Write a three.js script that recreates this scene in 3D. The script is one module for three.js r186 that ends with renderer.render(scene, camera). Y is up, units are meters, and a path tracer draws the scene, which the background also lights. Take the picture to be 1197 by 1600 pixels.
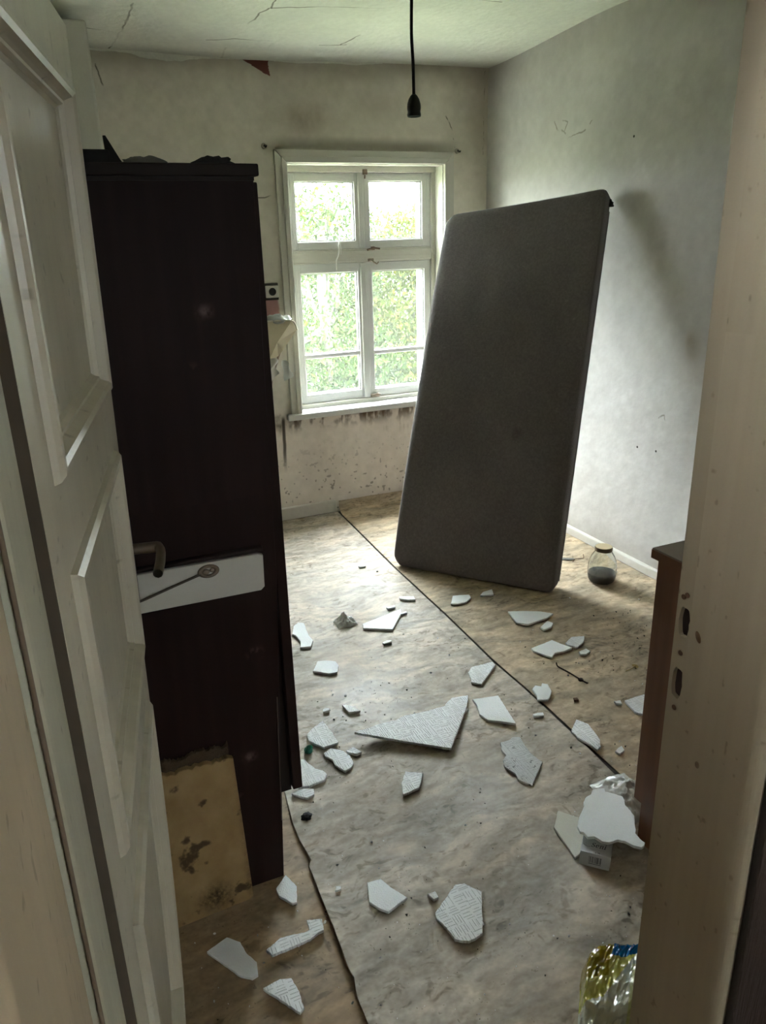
import * as THREE from 'three';
import { RoundedBoxGeometry } from 'three/addons/geometries/RoundedBoxGeometry.js';
import { mergeGeometries, mergeVertices } from 'three/addons/utils/BufferGeometryUtils.js';
import { Brush, Evaluator, SUBTRACTION } from 'three-bvh-csg';

// ------------------------------------------------------------------ camera, sky, exposure
// World: x to the right along the window wall, y up, the room's depth d runs along -z.
const EYE = 1.5, PITCH = 19.8, ROLL = 1.6, YAW = 23.4;
const EXPOSURE = 1.95, SKY_STRENGTH = 85;
const scene = new THREE.Scene();
const camera = new THREE.PerspectiveCamera(2 * Math.atan(800 / 1200) * 180 / Math.PI, 1197 / 1600, 0.03, 80);
{
  const [p, r, y] = [PITCH, ROLL, YAW].map(THREE.MathUtils.degToRad);
  const fw = new THREE.Vector3(Math.sin(y) * Math.cos(p), -Math.sin(p), -Math.cos(y) * Math.cos(p));
  const rt = new THREE.Vector3(Math.cos(y), 0, Math.sin(y));
  const up = new THREE.Vector3().crossVectors(rt, fw);
  const rt2 = rt.clone().multiplyScalar(Math.cos(r)).addScaledVector(up, -Math.sin(r));
  const up2 = up.clone().multiplyScalar(Math.cos(r)).addScaledVector(rt, Math.sin(r));
  camera.matrixAutoUpdate = true;
  camera.position.set(0, EYE, 0);
  camera.quaternion.setFromRotationMatrix(new THREE.Matrix4().makeBasis(rt2, up2, fw.clone().negate()));
}
{ // an overcast sky, brighter towards the zenith
  const w = 64, h = 64, data = new Uint8Array(w * h * 4);
  for (let j = 0; j < h; j++) for (let i = 0; i < w; i++) {
    const el = ((j + 0.5) / h - 0.5) * Math.PI, s = Math.max(0, Math.sin(el));
    const L = el > 0 ? (1 + 2 * s) / 3 : 0.22;
    const o = (j * w + i) * 4, enc = (v) => Math.round(255 * Math.pow(Math.min(1, v), 1 / 2.2));
    data[o] = enc(L * 0.88); data[o + 1] = enc(L * 0.945); data[o + 2] = enc(L * 1.0); data[o + 3] = 255;
  }
  const t = new THREE.DataTexture(data, w, h);
  t.mapping = THREE.EquirectangularReflectionMapping; t.colorSpace = THREE.SRGBColorSpace;
  t.magFilter = t.minFilter = THREE.LinearFilter; t.needsUpdate = true;
  scene.background = t;
  scene.backgroundIntensity = SKY_STRENGTH;
}
const renderer = new THREE.WebGLRenderer({ antialias: true });
renderer.toneMapping = THREE.LinearToneMapping;
renderer.toneMappingExposure = EXPOSURE;
renderer.shadowMap.enabled = true;

// ------------------------------------------------------------------ small helpers
function mulberry(a) { return () => { a |= 0; a = a + 0x6D2B79F5 | 0; let t = Math.imul(a ^ a >>> 15, 1 | a); t = t + Math.imul(t ^ t >>> 7, 61 | t) ^ t; return ((t ^ t >>> 14) >>> 0) / 4294967296; }; }
const clamp = (v, a = 0, b = 1) => Math.min(b, Math.max(a, v));
const smooth = (a, b, v) => { const t = clamp((v - a) / (b - a)); return t * t * (3 - 2 * t); };
const mix = (a, b, t) => a + (b - a) * t;
function hash2(i, j, s) { let h = Math.imul(i, 374761393) + Math.imul(j, 668265263) + Math.imul(s, 982451653) | 0; h = Math.imul(h ^ h >>> 13, 1274126177); return ((h ^ h >>> 16) >>> 0) / 4294967296; }
function noise(x, y, s = 1) {
  const i = Math.floor(x), j = Math.floor(y), fx = x - i, fy = y - j, u = fx * fx * (3 - 2 * fx), v = fy * fy * (3 - 2 * fy);
  return mix(mix(hash2(i, j, s), hash2(i + 1, j, s), u), mix(hash2(i, j + 1, s), hash2(i + 1, j + 1, s), u), v);
}
function fbm(x, y, o = 4, s = 1) { let a = 0.5, t = 0, n = 0; for (let k = 0; k < o; k++) { t += a * noise(x, y, s + k * 17); n += a; a *= 0.5; x *= 2.03; y *= 2.03; } return t / n; }
function fbmP(x, y, n, o = 4, s = 1) { let a = 0.5, t = 0, m = 0; for (let k = 0; k < o; k++) { const i = Math.floor(x), j = Math.floor(y), fx = x - i, fy = y - j, u = fx * fx * (3 - 2 * fx), v = fy * fy * (3 - 2 * fy), w = (q) => ((q % n) + n) % n; t += a * mix(mix(hash2(w(i), w(j), s + k), hash2(w(i + 1), w(j), s + k), u), mix(hash2(w(i), w(j + 1), s + k), hash2(w(i + 1), w(j + 1), s + k), u), v); m += a; a *= 0.5; x *= 2; y *= 2; n *= 2; } return t / m; } // tiles
function blob(x, y, cx, cy, rx, ry) { const a = (x - cx) / rx, b = (y - cy) / ry; return Math.exp(-(a * a + b * b)); }
function segDist(x, y, pts) {
  let m = 1e9;
  for (let k = 0; k + 1 < pts.length; k++) {
    const [ax, ay] = pts[k], [bx, by] = pts[k + 1], dx = bx - ax, dy = by - ay;
    const t = clamp(((x - ax) * dx + (y - ay) * dy) / (dx * dx + dy * dy));
    m = Math.min(m, Math.hypot(x - ax - dx * t, y - ay - dy * t));
  }
  return m;
}
function tex(w, h, fn, srgb = true, wrap = THREE.RepeatWrapping) {     // fn(u, v) -> [r, g, b] or a grey value, 0..1
  const data = new Uint8Array(w * h * 4);
  for (let j = 0; j < h; j++) for (let i = 0; i < w; i++) {
    const c = fn((i + 0.5) / w, (j + 0.5) / h), o = (j * w + i) * 4;
    if (typeof c === 'number') data[o] = data[o + 1] = data[o + 2] = 255 * clamp(c);
    else for (let k = 0; k < 3; k++) data[o + k] = 255 * clamp(c[k]);
    data[o + 3] = 255;
  }
  const t = new THREE.DataTexture(data, w, h);
  t.colorSpace = srgb ? THREE.SRGBColorSpace : THREE.NoColorSpace;
  t.magFilter = t.minFilter = THREE.LinearFilter; t.wrapS = t.wrapT = wrap; t.needsUpdate = true;
  return t;
}
function canvasTex(w, h, draw, srgb = true) {
  const c = document.createElement('canvas'); c.width = w; c.height = h; draw(c.getContext('2d'), w, h);
  const t = new THREE.CanvasTexture(c); t.colorSpace = srgb ? THREE.SRGBColorSpace : THREE.NoColorSpace;
  t.wrapS = t.wrapT = THREE.RepeatWrapping; return t;
}
const used = new Map();
function numbered(n) { const k = used.get(n) || 0; used.set(n, k + 1); return k ? `${n}_${String(k).padStart(3, '0')}` : n; }
const P = (x, y, d) => new THREE.Vector3(x, y, -d);
const plain = (g) => { const n = g.index ? g.toNonIndexed() : g; for (const k of Object.keys(n.attributes)) if (!['position', 'normal', 'uv'].includes(k)) n.deleteAttribute(k); return n; };
function merge(geos) { return geos.length === 1 ? geos[0] : mergeGeometries(geos.map(plain)); }
function obj(name, geos, material, parent = scene) {
  const m = new THREE.Mesh(merge([geos].flat()), material);
  m.name = parent === scene ? numbered(name) : name;
  if (parent !== scene) { const twins = parent.children.filter((c) => c.name.replace(/_\d{3}$/, '') === name).length; if (twins) m.name = `${name}_${String(twins).padStart(3, '0')}`; }
  m.castShadow = m.receiveShadow = true; parent.add(m); return m;
}
function tag(o, label, category, group, kind) { o.userData.label = label; o.userData.category = category; if (group) o.userData.group = group; if (kind) o.userData.kind = kind; return o; }
function thing(name, label, category, at = P(0, 0, 0), group) {
  const o = new THREE.Group(); o.name = numbered(name); o.position.copy(at); scene.add(o); return tag(o, label, category, group);
}
function struct(name, geos, m, parent = scene) { const o = obj(name, geos, m, parent); if (parent === scene) o.userData.kind = 'structure'; return o; }
function structGroup(name) { const o = new THREE.Group(); o.name = numbered(name); o.userData.kind = 'structure'; scene.add(o); return o; }
// box by bounds: x0..x1, y0..y1, d0..d1
function bx(x0, x1, y0, y1, d0, d1, r = 0, seg = 2) {
  const w = x1 - x0, h = y1 - y0, l = d1 - d0;
  const g = r > 0 ? new RoundedBoxGeometry(w, h, l, seg, Math.min(r, w / 2.01, h / 2.01, l / 2.01)) : new THREE.BoxGeometry(w, h, l);
  return g.translate((x0 + x1) / 2, (y0 + y1) / 2, -(d0 + d1) / 2);
}
function setUV(g, fn) { const p = g.attributes.position, uv = new Float32Array(p.count * 2); for (let k = 0; k < p.count; k++) { const [u, v] = fn(p.getX(k), p.getY(k), -p.getZ(k)); uv[2 * k] = u; uv[2 * k + 1] = v; } g.setAttribute('uv', new THREE.BufferAttribute(uv, 2)); return g; }
function boxUV(g, s = 1) { // metres, by the dominant normal
  const gg = plain(g), p = gg.attributes.position, n = gg.attributes.normal, uv = new Float32Array(p.count * 2);
  for (let k = 0; k < p.count; k++) {
    const ax = Math.abs(n.getX(k)), ay = Math.abs(n.getY(k)), az = Math.abs(n.getZ(k));
    const [u, v] = ay > ax && ay > az ? [p.getX(k), p.getZ(k)] : ax > az ? [p.getZ(k), p.getY(k)] : [p.getX(k), p.getY(k)];
    uv[2 * k] = u * s; uv[2 * k + 1] = v * s;
  }
  gg.setAttribute('uv', new THREE.BufferAttribute(uv, 2)); return gg;
}
function grid(nu, nv, fn) { // open sheet: fn(u, v) -> Vector3, uv = (u, v)
  const g = new THREE.PlaneGeometry(1, 1, nu, nv), p = g.attributes.position, uv = g.attributes.uv;
  for (let k = 0; k < p.count; k++) { const v = fn(uv.getX(k), uv.getY(k)); p.setXYZ(k, v.x, v.y, v.z); }
  g.computeVertexNormals(); return g;
}
function tube(pts, r, seg = 24, rad = 8, closed = false) { return new THREE.TubeGeometry(new THREE.CatmullRomCurve3(pts, closed, 'catmullrom', 0.3), seg, r, rad, closed); }
function warp(g, fn) { const p = g.attributes.position, v = new THREE.Vector3(); for (let k = 0; k < p.count; k++) { v.fromBufferAttribute(p, k); fn(v); p.setXYZ(k, v.x, v.y, v.z); } return g; }
const std = (o) => new THREE.MeshStandardMaterial(o), phy = (o) => new THREE.MeshPhysicalMaterial(o);
const lin = (r, g, b) => new THREE.Color().setRGB(r, g, b);

// ------------------------------------------------------------------ textures and materials
const plasterBump = tex(512, 512, (u, v) => 0.55 * fbmP(u * 18, v * 18, 18, 5, 3) + 0.45 * Math.pow(fbmP(u * 6, v * 6, 6, 3, 9), 2), false);
const plasterBump2 = plasterBump.clone(); plasterBump2.repeat.set(1.35, 1.2); plasterBump2.needsUpdate = true;
const BX0 = -0.25, BX1 = 2.45, WY = 2.45;
const backWallMap = tex(1200, 1100, (u, v) => {
  const x = mix(BX0, BX1, u), y = v * WY;
  const n = fbm(x * 2.2, y * 2.0, 5, 21), f = fbm(x * 30, y * 30, 3, 5);
  const low = smooth(0.75, 0.50, y); let r = mix(0.845, 0.925, low), g = mix(0.82, 0.89, low), b = mix(0.765, 0.85, low);  // lower wall pinker, and lightened in place of light bounced off the floor
  let dk = (n - 0.5) * 0.22 + (f - 0.5) * 0.07;
  r += dk; g += dk * 1.02; b += dk * 1.1;
  const stain = (k, R, G, B) => { r = mix(r, R, k); g = mix(g, G, k); b = mix(b, B, k); };
  // grey dust above the window and along the ceiling
  stain(0.45 * smooth(0.05, 0, Math.abs(y - 1.93)) * smooth(1.1, 1.3, x) * smooth(2.3, 2.0, x) * (0.5 + n), 0.36, 0.34, 0.28);
  stain(0.4 * smooth(2.18, 2.30, y) * fbm(x * 4, y * 9, 3, 77), 0.42, 0.40, 0.33);
  // brownish damp patches
  stain(0.35 * blob(x, y, 1.36, 2.05, 0.09, 0.06) * fbm(x * 14, y * 9, 4, 31) * 1.7, 0.40, 0.33, 0.24);
  stain(0.28 * blob(x, y, 1.72, 2.12, 0.16, 0.10) * smooth(0.35, 0.6, n), 0.50, 0.47, 0.40);
  stain(0.25 * blob(x, y, 2.36, 2.1, 0.10, 0.3), 0.45, 0.40, 0.33);
  // mould and runs under the sill
  const run = fbm(x * 26, y * 2.2, 4, 61), sp = fbm(x * 40, y * 30, 3, 71);
  stain(0.85 * smooth(0.47, 0.575, y) * smooth(0.62, 0.57, y) * smooth(0.42, 0.62, run * 0.6 + sp * 0.4) * smooth(1.08, 1.14, x), 0.27, 0.22, 0.18);
  stain(0.75 * smooth(0.40, 0.56, y) * smooth(0.60, 0.56, y) * smooth(0.60, 0.74, run * 0.6 + fbm(x * 18, y * 12, 4, 66) * 0.4) * smooth(1.1, 1.15, x), 0.34, 0.25, 0.16);
  stain(0.8 * smooth(0.012, 0.004, Math.abs(x - 1.142 - 0.012 * (fbm(y * 9, 1, 3, 4) - 0.5))) * smooth(0.26, 0.42, y) * smooth(0.6, 0.56, y), 0.2, 0.17, 0.14);
  stain(0.6 * blob(x, y, 1.10, 0.555, 0.06, 0.035) * sp * 1.8, 0.25, 0.22, 0.18);
  // scattered specks low down
  stain(0.45 * smooth(0.74, 0.8, fbm(x * 55, y * 50, 2, 91)) * smooth(0.5, 0.1, y), 0.32, 0.28, 0.24);
  // brick red where the paper is gone under the ceiling, pink below the socket
  const edge = 0.012 * (fbm(x * 40, y * 40, 3, 15) - 0.5);
  if (x > 1.062 && x < 1.196 + edge && y < 2.33 && y > 2.288 - (x - 1.062) * 0.5 + edge) { r = 0.42 + f * 0.06; g = 0.24 + f * 0.04; b = 0.22; }
  if (x > 1.79 && x < 1.85 && y > 2.312 + edge) stain(0.6, 0.45, 0.38, 0.33);
  stain(smooth(0.006, -0.006, Math.max(Math.abs(x - 1.122) - 0.042, Math.abs(y - 1.165) - 0.045) + edge) * 0.8, 0.64, 0.44, 0.43);
  // fine cracks
  for (const [pts, w] of [[[[0.419, 2.233], [0.43, 2.17], [0.438, 2.11]], 0.005], [[[0.36, 2.2], [0.375, 2.13], [0.352, 2.09]], 0.004], [[[2.14, 2.08], [2.18, 2.02], [2.195, 1.93]], 0.004], [[[1.08, 1.69], [1.13, 1.69], [1.16, 1.70]], 0.004], [[[2.37, 1.9], [2.372, 2.3]], 0.002]]) {
    if (Math.abs(x - pts[0][0]) < 0.2) stain(0.65 * smooth(w, w * 0.3, segDist(x + edge, y, pts)) * smooth(0.35, 0.6, f), 0.3, 0.28, 0.22);
  }
  return [r, g, b];
});
const rightWallMap = tex(1400, 1000, (u, v) => {
  const d = mix(0.55, 4.0, u), y = v * WY, n = fbm(d * 1.8, y * 1.6, 5, 121), f = fbm(d * 26, y * 26, 3, 25);
  const dk = (n - 0.5) * 0.15 + (f - 0.5) * 0.06 + (fbm(d * 5, y * 0.7, 3, 8) - 0.5) * 0.07;
  let r = 0.79 + dk, g = 0.775 + dk, b = 0.755 + dk;
  const stain = (k, R, G, B) => { r = mix(r, R, k); g = mix(g, G, k); b = mix(b, B, k); };
  stain(0.5 * blob(d, y, 2.36, 1.05, 0.035, 0.05) * (0.4 + f * 1.2), 0.55, 0.47, 0.36);
  stain(0.35 * smooth(2.15, 2.33, y) * n * 1.3, 0.45, 0.42, 0.35);
  for (const pts of [[[3.28, 1.93], [3.26, 1.96], [3.30, 1.99]], [[3.36, 2.0], [3.33, 1.94], [3.24, 1.91], [3.12, 1.92]], [[3.09, 1.935], [3.06, 1.965]], [[2.9, 1.72], [2.86, 1.70]], [[2.5, 0.72], [2.47, 0.74], [2.46, 0.70]]])
    if (Math.abs(d - pts[0][0]) < 0.3) stain(0.45 * smooth(0.0045, 0.001, segDist(d + 0.03 * (fbm(d * 20, y * 20, 3, 64) - 0.5), y + 0.03 * (fbm(d * 20, y * 20, 3, 65) - 0.5), pts)) * smooth(0.42, 0.6, f), 0.35, 0.31, 0.25);
  for (const [a, c] of [[2.503, 0.578], [2.62, 0.57], [3.10, 1.6], [2.8, 1.86]]) stain(smooth(0.006, 0.003, Math.hypot(d - a, y - c)), 0.14, 0.12, 0.1);
  stain(0.35 * smooth(0.16, 0.03, y) * fbm(d * 9, y * 16, 3, 55), 0.5, 0.45, 0.38);
  return [r, g, b];
});
const CEIL_CRACKS = [[[0.51, 3.36], [0.50, 3.58], [0.49, 3.83], [0.475, 3.95]], [[0.36, 3.66], [0.47, 3.70]], [[0.96, 3.78], [0.955, 3.88], [0.965, 3.96]], [[0.97, 3.47], [1.0, 3.29], [1.19, 3.23], [1.45, 3.20]], [[0.85, 3.70], [0.96, 3.65], [1.11, 3.65]], [[1.45, 3.67], [1.48, 3.53]], [[1.01, 3.29], [1.0, 3.10]], [[2.02, 2.94], [2.11, 2.94]], [[1.35, 3.68], [1.47, 3.67]], [[1.6, 3.02], [1.9, 3.05]]];
const ceilMap = tex(1600, 1800, (u, v) => {
  const x = mix(-0.25, 2.45, u), d = mix(0.55, 4.0, v), n = fbm(x * 2.5, d * 2, 5, 210), f = fbm(x * 60, d * 60, 3, 33);
  const dk = (n - 0.5) * 0.1 + (f - 0.5) * 0.05;
  let r = 0.90 + dk, g = 0.905 + dk, b = 0.86 + dk;
  for (const pts of CEIL_CRACKS) {
    if (Math.abs(x - pts[0][0]) > 0.6) continue;
    const k = 0.62 * smooth(0.0055, 0.0012, segDist(x + 0.03 * (fbm(x * 14, d * 14, 3, 61) - 0.5), d + 0.02 * (fbm(x * 11, d * 11, 3, 62) - 0.5), pts)) * (0.15 + 0.8 * smooth(0.35, 0.65, fbm(x * 6, d * 6, 2, 63)));
    r = mix(r, 0.3, k); g = mix(g, 0.28, k); b = mix(b, 0.22, k);
  }
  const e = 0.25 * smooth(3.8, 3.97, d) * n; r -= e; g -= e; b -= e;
  return [r, g, b];
});
const ceilBump = tex(512, 512, (u, v) => 0.7 * fbmP(u * 40, v * 40, 40, 3, 2) + 0.3 * fbmP(u * 8, v * 8, 8, 3, 6), false); ceilBump.repeat.set(3, 3);
// marbled linoleum: long veins across the sheet, ground-in dirt and darker flecks
const linoMap = tex(1024, 2048, (u, v) => {
  const x = u * 1.4, d = v * 4;
  const w1 = fbm(x * 4, d * 5, 4, 300) - 0.5, w2 = fbm(x * 11 + 5, d * 12, 3, 310) - 0.5;
  const streak = fbm(x * 6 + w1 * 2.0, d * 24 + w1 * 4 + w2 * 2, 5, 320);
  const fine = fbm(x * 26 + w2 * 3, d * 60 + w1 * 6, 4, 330), wisp = fbm(x * 48 + w1 * 6, d * 95 + w2 * 9, 3, 340);
  const fl = fbm(x * 110, d * 150, 2, 350), big = fbm(x * 1.3 + 4, d * 1.1, 3, 360);
  let L = 0.68 + (streak - 0.5) * 0.27 + (fine - 0.5) * 0.24 + (big - 0.5) * 0.12 + (fl - 0.5) * 0.10;
  L -= 0.15 * smooth(0.58, 0.76, wisp) * smooth(0.40, 0.58, fbm(x * 9, d * 14, 3, 371));
  if (fl > 0.86) L -= 0.15;
  const warm = (streak - 0.5) * 0.05;
  return [L + 0.02 + warm, L - 0.02, L - 0.08 - warm];
});
const linoRough = tex(512, 1024, (u, v) => 0.64 + 0.35 * (fbm(u * 9, v * 20, 4, 410) - 0.4) + 0.10 * (fbm(u * 60, v * 120, 2, 415) - 0.5), false);
const linoBump = tex(512, 1024, (u, v) => fbmP(u * 40, v * 80, 40, 4, 440), false);
const embossMap = canvasTex(1024, 1024, (c, w, h) => { // broken basket-weave relief of the ceiling tiles
  c.fillStyle = '#d8d8d8'; c.fillRect(0, 0, w, h);
  const rnd = mulberry(77), N = 5, s = w / N;
  c.lineCap = 'round';
  for (let pass = 0; pass < 2; pass++) for (let j = 0; j < N; j++) for (let i = 0; i < N; i++) {
    const horiz = rnd() < 0.5, n = 3 + Math.floor(rnd() * 2);
    c.strokeStyle = pass ? 'rgba(255,255,255,0.8)' : 'rgba(20,20,20,0.9)';
    for (let k = 0; k < n; k++) {
      const o = (k + 0.5 + (rnd() - 0.5) * 0.5) / n * s, a = rnd() * 0.3 * s, b = (0.7 + rnd() * 0.5) * s, j1 = (rnd() - 0.5) * 8;
      c.lineWidth = pass ? 8 : 11 + rnd() * 13; c.beginPath();
      if (horiz) { c.moveTo(i * s + a, j * s + o); c.lineTo(i * s + b, j * s + o + j1); } else { c.moveTo(i * s + o, j * s + a); c.lineTo(i * s + o + j1, j * s + b); }
      if (!pass || rnd() < 0.3) c.stroke();
    }
  }
}, false);
embossMap.repeat.set(7.5, 7.5);
const embossShade = canvasTex(1024, 1024, (c, w, h) => { c.drawImage(embossMap.image, 0, 0); c.globalCompositeOperation = 'lighter'; c.fillStyle = 'rgb(192,192,192)'; c.fillRect(0, 0, w, h); }); embossShade.repeat.set(7.5, 7.5);  // groove shade painted into the colour so the relief reads
const foamBump = tex(256, 256, (u, v) => fbmP(u * 40, v * 40, 40, 3, 510), false); foamBump.repeat.set(14, 14);
const paintMap = tex(512, 1024, (u, v) => { const n = fbm(u * 5, v * 9, 5, 600), s = fbm(u * 70, v * 3, 3, 610), f = fbm(u * 90, v * 180, 2, 620); const k = (n - 0.5) * 0.12 + (s - 0.5) * 0.05; const dirt = smooth(0.82, 0.9, f) * 0.12; return [0.78 + k - dirt, 0.745 + k - dirt, 0.665 + k - dirt]; });
const M = {}; 
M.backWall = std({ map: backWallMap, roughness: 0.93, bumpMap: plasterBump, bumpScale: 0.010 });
M.rightWall = std({ map: rightWallMap, roughness: 0.9, bumpMap: plasterBump2, bumpScale: 0.014 });
M.plaster = std({ color: lin(0.60, 0.575, 0.50), roughness: 0.93, bumpMap: plasterBump, bumpScale: 0.006 });
M.outer = std({ color: lin(0.45, 0.42, 0.36), roughness: 0.95 });
M.ceiling = std({ map: ceilMap, roughness: 0.95, bumpMap: ceilBump, bumpScale: 0.003 });
M.hallDark = std({ color: lin(0.035, 0.02, 0.014), roughness: 0.7, bumpMap: linoBump, bumpScale: 0.003 });
M.hallPink = std({ color: lin(0.50, 0.34, 0.30), roughness: 0.9 });
M.hallLight = std({ color: lin(0.48, 0.42, 0.33), roughness: 0.9 });
M.subfloor = std({ color: lin(0.035, 0.026, 0.018), roughness: 0.9 });
M.linoMid = std({ map: linoMap, color: lin(0.88, 0.86, 0.845), roughness: 1, roughnessMap: linoRough, bumpMap: linoBump, bumpScale: 0.0010 });
M.linoRight = std({ map: linoMap, color: lin(0.90, 0.80, 0.66), roughness: 1, roughnessMap: linoRough, bumpMap: linoBump, bumpScale: 0.0010 });
M.linoLeft = std({ map: linoMap, color: lin(0.62, 0.50, 0.36), roughness: 1, roughnessMap: linoRough, bumpMap: linoBump, bumpScale: 0.0010 });
M.linoEdge = std({ color: lin(0.02, 0.015, 0.012), roughness: 0.9 });
M.doorPaint = phy({ map: paintMap, roughness: 0.38, bumpMap: plasterBump, bumpScale: 0.0012, clearcoat: 0.15, clearcoatRoughness: 0.35 });
M.jambPaint = phy({ map: paintMap, color: lin(0.58, 0.545, 0.49), roughness: 0.45, bumpMap: plasterBump, bumpScale: 0.0015 });
M.casing = std({ color: lin(0.62, 0.60, 0.53), roughness: 0.5, bumpMap: plasterBump, bumpScale: 0.002 });
M.sash = std({ color: lin(0.66, 0.66, 0.63), roughness: 0.45, bumpMap: plasterBump, bumpScale: 0.002 });
M.skirting = std({ color: lin(0.62, 0.585, 0.52), roughness: 0.8, bumpMap: plasterBump, bumpScale: 0.006 });
M.wardrobe = phy({ specularIntensity: 0.35, map: tex(512, 1024, (u, v) => { const g = fbm(u * 60, v * 3, 4, 700), n = fbm(u * 5, v * 5, 4, 710), s = (blob(u, v, 0.325, 0.64, 0.016, 0.013) + blob(u, v, 0.292, 0.375, 0.014, 0.012) + 0.5 * blob(u, v, 0.26, 0.27, 0.010, 0.012)) * smooth(0.42, 0.72, fbm(u * 110, v * 60, 4, 720)) * 0.26; const L = (g - 0.5) * 0.04 + (n - 0.5) * 0.02 + s; return [0.145 + L, 0.075 + L, 0.062 + L]; }), roughness: 0.6 });
M.wardrobeDark = phy({ specularIntensity: 0.35, color: lin(0.022, 0.014, 0.011), roughness: 0.6 });
M.cabinet = std({ map: tex(256, 512, (u, v) => { const g = fbm(u * 50, v * 2, 4, 730); return [0.42 + (g - 0.5) * 0.14, 0.275 + (g - 0.5) * 0.11, 0.175 + (g - 0.5) * 0.08]; }), roughness: 0.5 });
M.cabinetTop = std({ color: lin(0.16, 0.12, 0.095), roughness: 0.3 });
M.metalOld = std({ color: lin(0.22, 0.17, 0.13), metalness: 0.8, roughness: 0.45 });
M.metalDark = std({ color: lin(0.03, 0.026, 0.022), metalness: 0.4, roughness: 0.6 });
M.rust = std({ color: lin(0.10, 0.055, 0.03), roughness: 0.85 });
M.black = std({ color: lin(0.010, 0.010, 0.010), roughness: 0.45 });
M.glass = phy({ color: lin(0.96, 0.98, 0.97), roughness: 0, transmission: 0.93, thickness: 0, ior: 1.5 });
M.jarGlass = phy({ color: lin(0.95, 0.98, 0.97), roughness: 0.02, transmission: 1, thickness: 0.003, ior: 1.5 });
M.liquid = phy({ color: lin(0.012, 0.007, 0.005), roughness: 0.08 });
M.lid = std({ color: lin(0.42, 0.34, 0.20), roughness: 0.5, metalness: 0.15 });
M.lidRim = std({ color: lin(0.12, 0.08, 0.05), roughness: 0.5, metalness: 0.5 });
M.foamEmboss = std({ color: lin(0.88, 0.90, 0.90), roughness: 0.85, map: embossShade, bumpMap: embossMap, bumpScale: 0.011 });
M.foamFlat = std({ color: lin(0.87, 0.89, 0.89), roughness: 0.85, bumpMap: foamBump, bumpScale: 0.0012 });
M.foamOld = std({ color: lin(0.62, 0.60, 0.52), roughness: 0.9, bumpMap: foamBump, bumpScale: 0.0012 });

// ------------------------------------------------------------------ the shell of the room
const RX = 2.395, BD = 3.97, LX = -0.22, DW = 0.607;              // right wall, window wall, left wall, room side of the door wall
const WX0 = 1.245, WX1 = 2.127, WY0 = 0.60, WY1 = 1.85;            // window opening in the wall
const uvBack = (x, y) => [(x - BX0) / (BX1 - BX0), y / WY], uvRight = (x, y, d) => [(d - 0.55) / 3.45, y / WY];
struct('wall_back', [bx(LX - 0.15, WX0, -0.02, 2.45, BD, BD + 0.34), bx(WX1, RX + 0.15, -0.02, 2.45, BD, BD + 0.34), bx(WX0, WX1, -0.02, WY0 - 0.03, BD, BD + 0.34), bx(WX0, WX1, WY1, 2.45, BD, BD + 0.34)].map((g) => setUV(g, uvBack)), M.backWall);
struct('wall_right', setUV(bx(RX, RX + 0.15, -0.02, 2.45, 0.46, BD), uvRight), M.rightWall);
struct('wall_left', boxUV(bx(LX - 0.15, LX, -0.02, 2.45, 0.46, BD)), M.plaster);
struct('wall_left_corner', boxUV(bx(LX, 0.346, 0, 2.275, 3.42, BD, 0.012, 3)), M.plaster);
const ceilY = (x, d) => 2.293 + 0.022 * smooth(0.9, 2.4, x) - 0.010 * blob(x, d, 1.1, 3.97, 0.45, 0.5) + 0.052 * smooth(BD, BD - 1.1, d) + 0.004 * (fbm(x * 3, d * 3, 3, 44) - 0.5);
{
  const under = grid(54, 70, (u, v) => { const x = mix(LX - 0.02, RX + 0.02, u), d = mix(0.56, BD + 0.02, v); return P(x, ceilY(x, d), d); });
  setUV(under, (x, y, d) => [(x + 0.25) / 2.7, (d - 0.55) / 3.45]);
  const slab = setUV(bx(LX - 0.15, RX + 0.15, 2.37, 2.52, 0.44, BD + 0.34), () => [0.5, 0.5]);
  const c = structGroup('ceiling');
  struct('ceiling_surface', under, M.ceiling, c);
  struct('ceiling_slab', slab, M.plaster, c);
  // the ragged lip of paper and plaster that hangs along the joint with the window wall
  const lip = (x0, x1, s, h) => { const n = 40, sh = new THREE.Shape(); for (let k = 0; k <= n; k++) { const x = mix(x0, x1, k / n); sh[k ? 'lineTo' : 'moveTo'](x, ceilY(x, BD) + 0.006); } for (let k = n; k >= 0; k--) { const x = mix(x0, x1, k / n); sh.lineTo(x, ceilY(x, BD) - 0.002 - h * Math.pow(fbm(x * 9, s, 4, 12), 1.4) * Math.sin(Math.PI * clamp(k / n, 0.02, 0.98))); } return new THREE.ExtrudeGeometry(sh, { depth: 0.006, bevelEnabled: false }).translate(0, 0, -BD + 0.001); };
  struct('plaster_lip', lip(0.35, 1.03, 3, 0.042), M.ceiling, c);
  struct('plaster_lip', lip(1.22, 1.78, 5, 0.02), M.ceiling, c);
}
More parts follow.
